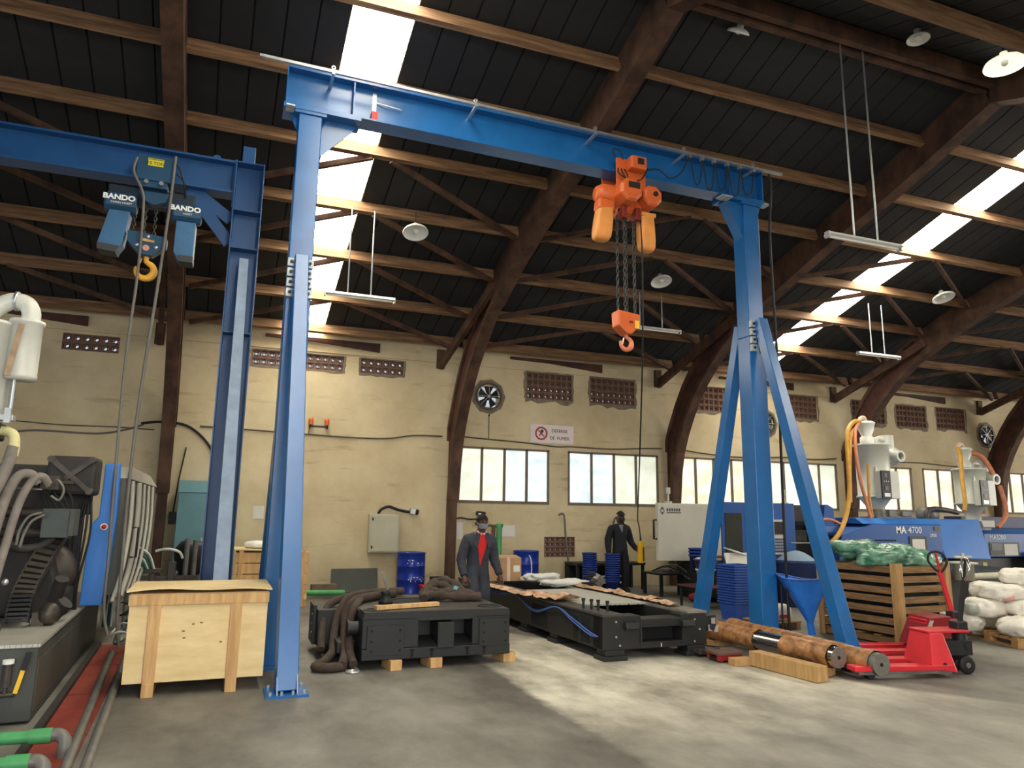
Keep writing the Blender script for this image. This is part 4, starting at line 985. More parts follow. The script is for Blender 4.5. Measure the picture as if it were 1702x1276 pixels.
# papers on the wall
for (x0, x1, z0, z1, lab) in ((5.72, 6.15, 1.18, 1.44, 'sheet of white paper taped to the wall beside the green pipe frame'), (.27, .49, 1.52, 1.79, 'small white paper on the wall between the two blue columns'), (4.72, 4.86, 1.12, 1.50, 'narrow grey plate on the wall beside the arch rib, behind the man in red')):
    tag(build('wall_paper_sheet', MB().box(x0, x1, WY-.008, WY-.002, z0, z1), m_paper), lab, 'paper')
# pipes standing against the wall
hk = MB().tube(spline([(7.24, 16.2, 1.70), (7.33, 16.2, 1.73), (7.38, 16.2, 1.66), (7.42, 16.2, 1.2), (7.5, 16.2, .5), (7.52, 16.2, .02)], 6), .024, 8); tag(build('stand_pipe', hk, m_gpipe), 'thin crooked grey pipe standing against the wall across the low block vent', 'pipe')
hk = MB().tube(spline([(8.62, 16.22, .5), (8.66, 16.2, 1.2), (8.74, 16.2, 1.58), (8.80, 16.2, 1.64), (8.88, 16.2, 1.4), (8.95, 16.2, 1.0), (8.98, 16.2, .4), (9.0, 16.2, .02)], 6), .02, 8); tag(build('bent_pipe', hk, m_cable), 'thin rusty pipe bent like a hook beside the man in the cap', 'pipe')
# green pipe frame
gf = thing('pipe_frame', 'green and brown pipe frame standing behind the man in red', 'frame', (5.4, 15.8, 0))
build('green_post', MB().cyl((5.56, 15.8, 0), (5.58, 15.8, 1.44), .065, 12), m_green, gf); build('green_cap', MB().cyl((5.58, 15.8, 1.40), (5.58, 15.8, 1.48), .085, 12), m_green, gf)
build('brown_post', MB().cyl((5.42, 15.8, 0), (5.44, 15.8, 1.42), .045, 10), M('rusty_pipe', (96, 78, 62), .7, .2), gf); build('top_rail', MB().cyl((5.0, 15.8, 1.47), (5.56, 15.8, 1.42), .03, 10), MATS['rusty_pipe'], gf)
# leaning plate, drums, bins by the wall
tag(build('steel_plate', MB().obox((2.43, 16.16, .25), (.98, .02, .50), (-.22, 0, 0)), M('plate_dark', (76, 78, 74), .6, .3), bev=.002), 'dark rectangular steel plate leaning on the wall below the enclosure', 'plate')
def drum_mb(x, y, r, h):
    pr = [(0, 0), (r, 0), (r+.008, .008), (r+.008, .02), (r, .03), (r, h*.32), (r+.012, h*.335), (r, h*.35), (r, h*.65), (r+.012, h*.665), (r, h*.68), (r, h-.03), (r+.008, h-.02), (r+.008, h-.004), (r-.01, h), (r-.015, h-.012), (0, h-.012)]
    return MB().lathe(pr, (x, y, 0), 30)
dr = thing('oil_drum', 'closed blue steel drum against the wall beside the leaning plate', 'drum', (3.56, 15.75, 0)); build('drum_body', drum_mb(3.56, 15.75, .30, .86), m_drum, dr)
build('bung', MB().cyl((3.45, 15.65, .845), (3.45, 15.65, .865), .03, 10), m_zinc, dr)
dg = MB()
rgd = random.Random(4)
for k in range(26):
    a = -PI/2+rgd.uniform(-.5, .75); z = rgd.choice((.27, .31, .35, .57, .60, .64, .7)); dg.cyl((3.56+.309*math.cos(a), 15.75+.309*math.sin(a), z), (3.56+.315*math.cos(a), 15.75+.315*math.sin(a), z), rgd.uniform(.006, .013), 6)
build('paint_chips', dg, m_white, dr, kind='stuff')
dr = thing('oil_drum', 'blue drum with white streaks standing behind the cardboard box', 'drum', (6.2, 15.7, 0)); build('drum_body', drum_mb(6.2, 15.7, .29, .89), m_drum, dr)
build('paint_streak', MB().tube(spline([(6.16, 15.405, .80), (6.2, 15.40, .7), (6.22, 15.40, .5), (6.2, 15.40, .35)], 5), .012, 6), m_white, dr)
tb = thing('tool_box', 'small red tool box on the floor beside the blue drum by the wall', 'box', (3.86, 15.3, 0)); build('box_body', MB().box(3.68, 4.02, 15.15, 15.45, 0, .17), m_red, tb, bev=.01); build('box_lid', MB().box(3.67, 4.03, 15.14, 15.46, .17, .21), m_red, tb, bev=.008)
tb = thing('plastic_tub', 'black open tub by the foot of the arch rib behind the man in red', 'tub', (4.1, 15.35, 0)); 
for a in ((3.93, 4.32, 15.2, 15.22), (3.93, 4.32, 15.55, 15.57), (3.93, 3.95, 15.22, 15.55), (4.30, 4.32, 15.22, 15.55)): build('tub_side', MB().box(*a, 0, .36), m_dark, tb)
build('tub_floor', MB().box(3.93, 4.32, 15.2, 15.57, 0, .02), m_dark, tb)
tag(build('green_pipe', MB().cyl((.9, 15.2, .12), (2.1, 15.2, .10), .055, 12), m_green), 'short green pipe lying along the wall below the leaning plate', 'pipe')
tag(build('timber_baulk', MB().obox((1.75, 15.75, .15), (.5, .2, .14), (0, 0, .1)), M('weathered_timber', (110, 92, 74), .8, 0, .2, 5)), 'weathered timber baulk lying by the wall beside the dark plate', 'timber')
# fluorescent battens hung on rods
def batten(name, x0, x1, y, z, rods, ztop, lab, ytop=None):
    t = thing(name, lab, 'lamp', ((x0+x1)/2, y, z), 0, 'hanging fluorescent battens')
    b = MB().prism([(y-.07, z+.01), (y+.07, z+.01), (y+.03, z+.06), (y-.03, z+.06)], 'x', x0, x1); build('reflector', b, m_white, t)
    build('tube', MB().cyl((x0+.04, y, z-.005), (x1-.04, y, z-.005), .016, 10), m_white, t)
    for x in (x0, x1): build('end_cap', MB().box(x-.012, x+.012, y-.04, y+.04, z-.03, z+.06), m_zinc, t)
    for x in rods: build('rod', MB().cyl((x, y, z+.06), (x, ytop or y, ztop), .013, 8), m_zinc, t)
batten('fluorescent_lamp', 1.07, 2.24, 12.0, 5.27, (1.44, 1.83), 6.86, 'white fluorescent batten on two rods beside the left blue column')
batten('fluorescent_lamp', 7.13, 8.42, 7.15, 5.42, (7.60, 8.02), 8.4, 'white fluorescent batten on long rods in front of the right skylight')
batten('fluorescent_lamp', 13.14, 14.40, 12.5, 5.46, (13.57, 13.96), 6.72, 'white fluorescent batten on two rods below the right skylight')
batten('fluorescent_lamp', 7.5, 8.8, 13.2, 5.67, (7.8, 8.35), 6.48, 'white fluorescent batten partly hidden behind the orange hook block')
# high-bay dome lamps under the roof
def dome(x, y, z, r, lab, tilt=0, lit=0):
    t = thing('dome_lamp', lab, 'lamp', (x, y, z), 0, 'round dome lamps under the roof')
    pr = [(r, 0), (r*1.02, .01), (r*.95, r*.2), (r*.7, r*.36), (r*.35, r*.46), (.05, r*.5), (.05, r*.5+.08), (0, r*.5+.08)]
    m = MB().lathe(pr, (0, 0, 0), 26).lathe([(r*.99, .004), (r*.9, r*.18), (r*.66, r*.32), (0, r*.44)], (0, 0, 0), 26); m.xf(Matrix.Translation((x, y, z)) @ Matrix.Rotation(tilt, 4, 'X'))
    build('reflector', m, m_white if not lit else M('lit_reflector', (238, 232, 206), .3, 0, .03, 3, emit=lit), t)
    b = MB().sphere((0, 0, r*.2), .05, .05, .05); b.xf(Matrix.Translation((x, y, z)) @ Matrix.Rotation(tilt, 4, 'X')); build('bulb', b, m_white, t)
    h_ = MB().cyl((x, y-math.sin(tilt)*r*1.0, z+r*.5), (x, y-math.sin(tilt)*r*1.0, z+r*.5+.3), .012, 6); build('hanger', h_, m_dark, t)
dome(6.10, 7.5, 8.42, .16, 'small white dome lamp under the roof ridge, nearest the roof beam', .7)
dome(8.47, 6.6, 8.34, .15, 'white dome lamp beyond the ridge beam, seen nearly edge on', 0)
dome(9.90, 6.4, 8.16, .27, 'bright lit dome lamp near the top corner beyond the ridge beam', 0, .55)
dome(7.98, 12.6, 6.55, .22, 'dim grey dome lamp behind the hoist chains', -.3)
dome(2.50, 11.7, 6.45, .22, 'dim dome lamp under the roof between the skylight and the middle arch rib', -.3)
dome(14.9, 11.6, 6.75, .24, 'dim grey dome lamp above the hanging batten under the right skylight', -.3)
# ================================================================ centre: castings, machine bed, people
m_iron = M('painted_casting', (36, 37, 37), .5, .15, .12, 3, .03)
m_iron2 = M('casting_top', (72, 68, 64), .5, .3, .2, 4, .05)
m_sling = M('sling_brown', (66, 54, 46), .9, 0, .2, 12, .3)
m_hole_shade = M('hole_shade_black', (12, 12, 13), .8)  # black stands in for the shade inside holes and recesses
m_card = M('cardboard', (172, 134, 98), .8, 0, .08, 3)
m_kraft = M('oiled_paper', (140, 92, 60), .75, 0, .3, 9, .4, rgb2=(206, 176, 146))
m_bluewire = M('blue_wire', (62, 96, 170), .5)

# wood blocks the casting stands on
for (x, y, w, lab) in ((1.69, 8.25, .13, 'small pine block under the front edge of the black casting, nearest the crane leg'), (2.14, 8.27, .14, 'small pine block under the middle of the black casting front'), (3.03, 8.36, .16, 'rough pine block under the outer corner of the black casting, next to the bed'), (1.25, 9.75, .3, 'dark timber under the rear corner of the black casting')):
    tag(build('wood_block', MB().obox((x, y, .0525), (w, .3, .105), (0, 0, .15)), m_pine if w < .3 else MATS['weathered_timber'], bev=.004), lab, 'block')
cs = thing('machine_casting', 'black machined platen casting on small wood blocks, draped with brown slings', 'casting', (1.34, 8.15, .105), .0)
build('cast_body', MB().box(1.34, 3.03, 8.50, 9.85, .11, .595), m_iron, cs, bev=.012)
build('front_lip', MB().box(1.34, 3.03, 8.15, 8.52, .105, .22), m_iron, cs, bev=.008)
build('front_cheek', MB().box(1.34, 1.96, 8.17, 8.52, .22, .53), m_iron, cs, bev=.008)
build('front_cheek', MB().box(2.58, 3.03, 8.17, 8.52, .22, .53), m_iron, cs, bev=.008)
build('top_rail', MB().prism([(1.34, .53), (1.36, .60), (3.02, .60), (3.03, .53), (2.62, .53), (2.55, .50), (1.98, .50), (1.9, .53)], 'y', 8.16, 8.52), m_iron, cs)
build('centre_web', MB().box(2.17, 2.36, 8.13, 8.52, .2, .48), m_iron, cs, bev=.008)
build('sloped_shelf', MB().prism([(8.15, .22), (8.52, .30), (8.52, .22)], 'x', 1.95, 2.58), m_iron, cs)
build('pad', MB().box(1.39, 1.80, 8.148, 8.17, .15, .46), m_iron, cs, bev=.004)
build('pad', MB().box(2.66, 3.01, 8.148, 8.17, .20, .50), m_iron, cs, bev=.004)
for x in (1.44, 1.75):
    for z in (.20, .30, .41): build('bolt_hole', MB().cyl((x, 8.15, z), (x, 8.144, z), .014, 10), m_hole_shade, cs)
for x in (2.71, 2.97):
    for z in (.25, .35, .45): build('bolt_hole', MB().cyl((x, 8.15, z), (x, 8.144, z), .013, 10), m_hole_shade, cs)
for x in (1.89, 2.11, 2.52, 2.72): build('t_slot', MB().box(x-.025, x+.025, 8.144, 8.152, .185, .205).box(x-.012, x+.012, 8.144, 8.152, .12, .19), m_hole_shade, cs)
build('top_face', MB().box(1.36, 3.01, 8.20, 9.83, .595, .603), m_iron2, cs)
for x, y in ((1.52, 8.36), (2.86, 8.40)):
    build('column_bore', MB().ring((x, y, 0), .11, .145, .602, .612, 'z', 28), m_iron, cs); build('bore_hole', MB().cyl((x, y, .603), (x, y, .606), .112, 24), m_hole_shade, cs)
build('bore_hole', MB().cyl((2.12, 9.1, .603), (2.12, 9.1, .606), .30, 36), m_hole_shade, cs); build('bore_rim', MB().ring((2.12, 9.1, 0), .29, .325, .60, .612, 'z', 36), m_iron, cs)
build('side_pin', MB().cyl((1.34, 8.48, .40), (1.24, 8.48, .40), .075, 18).cyl((1.24, 8.48, .40), (1.22, 8.48, .40), .09, 18), m_iron, cs); build('side_pin', MB().cyl((3.03, 8.5, .30), (3.10, 8.5, .30), .07, 18).cyl((3.10, 8.5, .30), (3.12, 8.5, .30), .085, 18), m_iron, cs)
build('rear_lug', MB().box(.97, 1.34, 9.2, 9.85, .11, .52), m_iron, cs, bev=.01); build('side_ledge', MB().box(1.14, 1.34, 8.62, 9.25, .11, .24), m_iron, cs, bev=.01)
build('side_plate', MB().box(.93, .97, 9.3, 9.75, .11, .56), m_iron, cs, bev=.004)
for z in (.24, .34, .45): build('bolt_hole', MB().cyl((.93, 9.4, z), (.925, 9.4, z), .016, 10), m_zinc, cs)
# slings and cloths on the casting
sl = thing('lifting_sling', 'thick brown lifting slings draped over the edge of the black casting to the floor', 'sling', (1.3, 8.9, .6))
rg = random.Random(2)
for pts, r in (([(2.1, 9.75, .66), (1.7, 9.55, .67), (1.36, 9.3, .65), (1.22, 9.15, .5), (1.16, 9.05, .3), (1.12, 8.8, .1)], .05),
               ([(1.95, 9.55, .65), (1.6, 9.2, .66), (1.36, 8.95, .64), (1.26, 8.9, .5), (1.24, 8.75, .3), (1.22, 8.5, .14), (1.15, 8.2, .06)], .052),
               ([(1.6, 9.65, .65), (1.25, 9.5, .6), (1.08, 9.35, .5), (1.02, 9.1, .3), (1.0, 8.9, .12)], .046),
               ([(1.45, 9.05, .65), (1.33, 8.7, .6), (1.27, 8.62, .45), (1.25, 8.45, .2), (1.27, 8.2, .07)], .045),
               ([(1.12, 8.8, .1), (1.0, 8.5, .06), (.88, 8.3, .05), (1.0, 8.2, .05), (1.15, 8.22, .05)], .05)):
    build('sling_band', MB().tube(spline(pts, 6), r, 9), m_sling, sl)
build('steel_ring', MB().lathe([(.055, -.012), (.075, -.012), (.075, .012), (.055, .012), (.055, -.012)], (1.25, 8.12, .013), 18, 'z'), m_zinc, sl)
hp = thing('cloth_heap', 'heap of dark brown wrapped slings on the black casting before the man in red', 'cloth', (2.5, 9.2, .6))
for k, pts in enumerate(([(2.2, 8.95, .65), (2.3, 9.2, .72), (2.45, 9.35, .78), (2.6, 9.25, .74), (2.75, 9.1, .67)], [(2.25, 9.3, .65), (2.4, 9.15, .70), (2.6, 9.0, .70), (2.85, 8.95, .65)], [(2.3, 9.45, .66), (2.5, 9.5, .80), (2.65, 9.35, .8), (2.8, 9.15, .68), (2.93, 9.0, .65)], [(2.2, 9.1, .66), (2.35, 9.0, .68), (2.55, 8.92, .67), (2.9, 8.9, .65)])):
    build('sling_band', MB().tube(spline(pts, 6), [.052+.012*math.sin(i*1.3+k) for i in range(len(spline(pts, 6)))], 9), m_sling, hp)
build('blue_tag', MB().obox((2.60, 8.95, .765), (.05, .01, .04), (.4, .3, .2)), M('tag_blue', (120, 186, 206), .6), hp)
tag(build('pine_plank', MB().obox((1.88, 8.42, .632), (.80, .075, .045), (0, 0, .28)), m_pine, bev=.003), 'short pale pine lath lying on top of the black casting', 'plank')
jk = thing('hand_lever', 'small dark pump with an upright lever standing on the black casting', 'tool', (1.72, 8.95, .6))
build('pump_body', MB().lathe([(0, .603), (.085, .603), (.085, .64), (.06, .66), (.055, .72), (.07, .74), (.03, .76), (0, .76)], (1.72, 8.9, 0), 16), m_dark, jk); build('lever', MB().bar((1.75, 8.9, .74), (1.66, 8.9, .97), .025, .015, up=(0, 1, 0)), m_gpipe, jk)

# long machine bed
bd = thing('machine_bed', 'long black machine bed frame on feet with a perforated plate, lying on the pale slab', 'bed', (4.10, 7.90, 0), .036)
L_ = 5.4; WB = 1.47; m_railtop = M('rail_top', (138, 134, 124), .45, .4, .2, 6)
for x0, x1 in ((0, .30), (WB-.30, WB)):
    build('side_rail', MB().box(x0, x1, 0.02, L_, .12, .50), m_iron, bd, local=True, bev=.008)
    build('rail_top', MB().box(x0-.01 if x0 == 0 else x0+.02, x1-.02 if x0 == 0 else x1+.01, .0, L_, .50, .525), m_railtop if x0 else m_iron2, bd, local=True)
fr = MB().box(.0, .52, 0, .25, .12, .50).box(1.1, WB, 0, .25, .12, .50).box(.52, 1.1, 0, .25, .12, .19).box(.52, 1.1, 0, .25, .37, .46); build('front_beam', fr, m_iron, bd, local=True, bev=.01)
build('window_back', MB().box(.52, 1.1, .2, .26, .18, .38), m_hole_shade, bd, local=True)
build('window_frame', MB().box(.50, 1.12, -.012, 0, .365, .385).box(.50, 1.12, -.012, 0, .175, .195).box(.50, .525, -.012, 0, .195, .365).box(1.095, 1.12, -.012, 0, .195, .365), m_iron, bd, local=True)
for a, b in ((2.75, 3.0), (L_-.3, L_)): build('cross_beam', MB().box(.3, WB-.3, a, b, .12, .46), m_iron, bd, local=True)
build('inner_floor', MB().box(.3, WB-.3, .25, L_-.3, .12, .16), m_hole_shade, bd, local=True)
m_pp = bpy.data.materials.new('punched_plate'); m_pp.use_nodes = True
_nt = m_pp.node_tree; _b = _nt.nodes['Principled BSDF']; _tc = _nt.nodes.new('ShaderNodeTexCoord'); _vo = _nt.nodes.new('ShaderNodeTexVoronoi')
_vo.inputs['Scale'].default_value = 14; _vo.inputs['Randomness'].default_value = .12; _cr = _nt.nodes.new('ShaderNodeValToRGB')
_cr.color_ramp.elements[0].position = .26; _cr.color_ramp.elements[1].position = .30; _cr.color_ramp.elements[0].color = (.03, .03, .03, 1); _cr.color_ramp.elements[1].color = (*lin((182, 178, 166)), 1)
_nt.links.new(_tc.outputs['Object'], _vo.inputs['Vector']); _nt.links.new(_vo.outputs['Distance'], _cr.inputs['Fac']); _nt.links.new(_cr.outputs['Color'], _b.inputs['Base Color']); _b.inputs['Roughness'].default_value = .4; _b.inputs['Metallic'].default_value = .35
build('punched_plate', MB().box(.26, WB-.25, .95, 2.9, .505, .53), m_pp, bd, local=True)
for x, y in ((.0, .0), (WB-.32, .0), (.0, 1.3), (.0, 2.3), (.0, 3.8), (WB-.32, 2.5), (WB-.32, 4.6), (.0, 5.0)):
    build('foot', MB().box(x+.0, x+.32, y-.02, y+.24, 0, .055).box(x+.03, x+.29, y+.0, y+.22, .055, .12), m_iron, bd, local=True, bev=.006)
for x in (.36, 1.16): build('lifting_lug', MB().prism([(-.09, .36), (0, .34), (0, .44), (-.07, .43)], 'x', x-.09, x+.09), m_iron, bd, local=True, bev=.01)
for x, z in ((.17, .44), (.17, .27), (1.29, .43), (1.36, .31), (.22, .17), (1.28, .17)): build('bolt', MB().cyl((x, 0, z), (x, -.012, z), .013, 8), m_zinc, bd, local=True)
build('chalk_mark', MB().box(.795, .805, -.004, 0, .13, .19), m_white, bd, local=True)
for k, (x, y) in enumerate(((.07, .62), (.12, .50), (.16, .40), (.22, .28))): build('stud', MB().cyl((x, y, .525), (x, y, .64), .017, 10).cyl((x, y, .62), (x, y, .65), .024, 6), m_dark, bd, local=True)
for y0, y1 in ((1.55, 2.05), (.35, .75)): build('side_recess_shade', MB().box(-.006, .002, y0, y1, .16, .44), m_hole_shade, bd, local=True)  # dark sheets on the rail, painted shade of its side openings
build('side_web', MB().box(-.012, .0, .54, .60, .16, .46), m_iron, bd, local=True)
for k in range(2):
    build('blue_wire', MB().tube(spline([(-.02-.01*k, 4.3, .52), (-.03, 3.4, .47-.03*k), (-.03, 2.6, .49), (-.03, 1.9, .36-.02*k), (-.03, 1.2, .48), (-.03, .75, .40-.03*k), (-.03, .3, .30-.03*k), (-.02, .1, .27)], 7), .009, 6), m_bluewire, bd, local=True)
build('end_valve', MB().box(WB, WB+.16, .02, .3, .28, .46).cyl((WB+.08, 0, .33), (WB+.08, -.02, .33), .04, 12), m_black, bd, local=True)
for x, z in ((WB+.05, .32), (WB+.14, .30), (WB+.10, .40)): build('valve_tag', MB().box(x-.03, x+.03, -.008, .0, z-.035, z+.035), m_zinc, bd, local=True)
# crumpled oiled paper left on the rails
def paper(name, x0, y0, x1, y1, w, lab, seed, h=.06):
    def fn(u, v):
        px = x0+(x1-x0)*u; py = y0+(y1-y0)*u; t = (v-.5)*w*(1+.35*mnoise.noise((u*6, seed, 0)))
        z = .535+h*abs(mnoise.noise((px*7, py*7, seed)))*1.8*(1-abs(v-.5)*1.3)+.012
        return (px+t, py+t*.25+.03*mnoise.noise((px*5, py*5, seed+4)), z)
    m = MB().grid(fn, 44, 8); b = build(name, m, m_kraft); b['kind'] = 'thing'
    return tag(b, lab, 'paper')
paper('packing_paper', 3.98, 10.1, 3.84, 12.1, .26, 'strip of crumpled brown oiled paper on the bed rail nearest the man in red', 3, .05)
paper('packing_paper', 4.28, 9.2, 4.0, 10.2, .42, 'crumpled heap of brown oiled paper beside the punched plate of the bed', 8, .10)
paper('packing_paper', 5.45, 8.9, 5.35, 11.4, .26, 'crumpled brown oiled paper along the far rail of the machine bed', 5, .06)
paper('packing_paper', 5.40, 8.35, 5.42, 9.0, .22, 'short crumpled brown paper on the far rail near the front end of the bed', 15, .06)

# carton, sacks and odds and ends on and beyond the bed
cb = thing('cardboard_box', 'large brown cardboard box on the far end of the machine bed', 'box', (4.45, 12.65, .525), -.12)
x0, x1, y0, y1, z0, z1 = -.36, .36, -.30, .30, .0, .40
cbl = MB().box(x0, x1, y0, y1, z0, z1); build('carton_body', cbl, m_card, cb, local=True, bev=.004)
build('flap', MB().add([(x0, y0, z1), (x1, y0, z1), (x1-.02, .02, z1+.035), (x0+.02, .02, z1+.035), (x0, y0, z1-.004), (x1, y0, z1-.004)], [(0, 1, 2, 3), (4, 3, 2, 5)]), m_card, cb, local=True)
build('flap', MB().add([(x0, y1, z1), (x1, y1, z1), (x1-.02, -.01, z1+.025), (x0+.02, -.01, z1+.025)], [(0, 1, 2, 3)]), m_card, cb, local=True)
build('tape', MB().box(.10, .16, y0-.002, y0, .0, z1).box(.10, .16, y0, .0, z1+.001, z1+.003), M('tape', (206, 182, 156), .4), cb, local=True)
build('shipping_label', MB().box(-.13, -.03, y0-.003, y0, .20, .30), m_paper, cb, local=True); build('shipping_label', MB().box(.22, .33, y0-.003, y0, .16, .27), m_paper, cb, local=True)
tag(build('white_sack', MB().sack((5.02, 12.0, .60), .62, .42, .16, .1, 21, .5, n=40, m=16), M('white_plastic', (206, 204, 198), .5, 0, .05, 6)), 'crumpled white plastic sack beyond the cardboard box on the bed', 'sack')
tag(build('white_sack', MB().sack((5.18, 11.4, .57), .8, .3, .11, -.15, 33, .5, n=40, m=14), MATS['white_plastic']), 'flat white plastic sack on the far rail in front of the bucket stacks', 'sack')
tag(build('dark_cable_coil', MB().tube(spline([(5.42+.12*math.cos(a*.7)*(1-.04*a), 10.9+.2*math.sin(a*.7), .555+.012*a) for a in range(20)], 3), .014, 6), m_dark), 'coil of dark cable on the far rail below the bucket stacks', 'cable')
gb_ = thing('tipped_block', 'small grey metal block tipped on its edge on the far rail', 'block', (5.5, 11.2, .53)); build('block_body', MB().obox((5.62, 11.0, .63), (.16, .12, .17), (.2, .6, .3)), m_gpipe, gb_, bev=.006)

BODY = {}
def on_chest(t, name, zb, zt, wt, mat, off=.006, xc=0.0):
    """cloth lying on the front of the body: a V that widens from zb up to zt"""
    def fn(u, v):
        z = zb+(zt-zb)*v; x = xc+(u-.5)*2*wt*(.06+.94*v)
        h = BODY[t.name].ray_cast(Vector((x, -1, z)), Vector((0, 1, 0)))
        return (x, (h[0].y if h[0] else -.1)-off, z)
    return build(name, MB().grid(fn, 10, 16), mat, t, local=True)
# people ---------------------------------------------------------
def person(name, lab, loc, rz, J, rad, colours, region):
    """one continuous skinned body from joints J (name: (x,y,z), parent) with a radius each; region(face centre) picks the cloth or skin"""
    me = bpy.data.meshes.new(name); names = list(J); idx = {n: i for i, n in enumerate(names)}
    me.from_pydata([J[n][0] for n in names], [(idx[J[n][1]], idx[n]) for n in names if J[n][1]], []); me.update()
    o = bpy.data.objects.new(name, me); COL.objects.link(o)
    md = o.modifiers.new('skin', 'SKIN'); md.use_smooth_shade = True; md.branch_smoothing = .4
    lay = me.skin_vertices[0].data
    for n in names:
        r = rad[n]; lay[idx[n]].radius = r if isinstance(r, tuple) else (r, r); lay[idx[n]].use_root = (n == names[0])
    ss = o.modifiers.new('sub', 'SUBSURF'); ss.levels = 3; ss.render_levels = 3
    dg = bpy.context.evaluated_depsgraph_get(); me2 = bpy.data.meshes.new_from_object(o.evaluated_get(dg)); bpy.data.objects.remove(o)
    me2.materials.clear()
    for c in colours: me2.materials.append(c)
    for v in me2.vertices:      # creases in the cloth
        d = mnoise.noise(v.co*9)*.008+mnoise.noise(Vector((v.co.x*14, v.co.y*14, v.co.z*30)))*.006
        if v.co.z < 1.32: v.co += v.normal*d
    for p in me2.polygons: p.material_index = region(p.center); p.use_smooth = True
    from mathutils.bvhtree import BVHTree
    t = thing(name, lab, 'person', loc, rz); BODY[t.name] = BVHTree.FromPolygons([v.co.copy() for v in me2.vertices], [list(p.vertices) for p in me2.polygons])
    b = bpy.data.objects.new('body', me2); COL.objects.link(b); b.parent = t; WM[b.name] = WM[t.name]
    return t
m_skin = M('skin_dark', (82, 54, 42), .5, 0, .08, 8)
m_overall = M('overall_grey', (50, 53, 62), .85, 0, .18, 9, .15)
m_overall2 = M('overall_navy', (26, 27, 34), .85, 0, .18, 9, .15)
m_shirt = M('shirt_red', (196, 34, 34), .8, 0, .1, 9)
m_mask = M('mask_grey', (112, 112, 120), .8, 0, .05, 8)
m_hair = M('hair_black', (22, 18, 17), .9, 0, .2, 40, .3)
m_shoe = M('shoe_dark', (34, 30, 28), .6)
m_cap = M('cap_dark', (30, 27, 28), .85, 0, .1, 9)
def hand(parent, wrist, dirn, side, s=1.0, curl=.5, palm_n=(0, -1, 0)):
    """palm with five unequal bent fingers and a thumb from the side of the palm"""
    w = Vector(wrist); d = Vector(dirn).normalized(); n = Vector(palm_n); n = (n-d*n.dot(d)).normalized(); x = d.cross(n)*side
    m = MB(); q = w+d*.045*s
    m.tube([w-d*.01, w+d*.015*s, w+d*.05*s, w+d*.085*s], [.026*s, .034*s, .040*s, .034*s], 10)
    for i, (o_, l) in enumerate(((-.030, .062), (-.010, .074), (.011, .070), (.030, .054))):
        b = w+d*.078*s+x*o_*s; p = [b]; dd = d.copy(); 
        for k in range(3):
            dd = (dd*math.cos(curl*.8)+n*math.sin(curl*.8)).normalized() if k else (dd*math.cos(curl*.4)+n*math.sin(curl*.4)).normalized()
            p.append(p[-1]+dd*l*s*(.45, .32, .23)[k])
        m.tube(p, [.0105*s, .010*s, .009*s, .007*s], 7)
    b = w+d*.03*s-x*.034*s; td = (d*.65-x*.6+n*.35).normalized()
    m.tube([b, b+td*.035*s, b+td*.055*s+(d*.6+n*.5)*.02*s, b+td*.058*s+(d+n*.8)*.036*s], [.014*s, .012*s, .010*s, .008*s], 7)
    return build('hand', m, m_skin, parent, local=True)

# the man in the open grey overall and red shirt, leaning forward as he walks between casting and bed (he faces -y)
JM = {'pelvis': ((0, .06, .90), None), 'belly': ((0, .03, 1.02), 'pelvis'), 'chest': ((0, -.02, 1.20), 'belly'), 'collar': ((0, -.06, 1.36), 'chest'), 'neck': ((0, -.09, 1.43), 'collar'), 'headlow': ((0, -.125, 1.49), 'neck'), 'headmid': ((0, -.14, 1.56), 'headlow'), 'headtop': ((0, -.125, 1.63), 'headmid'),
      'shl': ((-.19, -.04, 1.32), 'collar'), 'ell': ((-.27, .0, 1.03), 'shl'), 'wrl': ((-.27, -.14, .80), 'ell'),
      'shr': ((.19, -.04, 1.32), 'collar'), 'elr': ((.27, .03, 1.04), 'shr'), 'wrr': ((.31, -.10, .80), 'elr'),
      'hipl': ((-.10, .05, .85), 'pelvis'), 'knl': ((-.12, -.12, .49), 'hipl'), 'anl': ((-.11, .0, .10), 'knl'), 'tol': ((-.11, -.17, .045), 'anl'),
      'hipr': ((.10, .06, .85), 'pelvis'), 'knr': ((.11, .02, .47), 'hipr'), 'anr': ((.11, .20, .11), 'knr'), 'tor': ((.11, .06, .04), 'anr')}
RM = {'pelvis': (.195, .15), 'belly': (.205, .15), 'chest': (.22, .155), 'collar': (.15, .10), 'neck': .055, 'headlow': (.066, .075), 'headmid': (.078, .095), 'headtop': (.062, .075),
      'shl': .10, 'ell': .08, 'wrl': .052, 'shr': .10, 'elr': .08, 'wrr': .052, 'hipl': .135, 'knl': .105, 'anl': .088, 'tol': .05, 'hipr': .135, 'knr': .105, 'anr': .088, 'tor': .05}
def reg_m(c):
    if c.z > 1.405 and abs(c.x) < .1: return 1
    if c.z < .09: return 3
    return 0
mn = person('person', 'man in an open grey overall, red shirt and grey mask, walking behind the black casting', (3.33, 10.35, 0), .10, JM, RM, [m_overall, m_skin, m_shirt, m_shoe], reg_m)
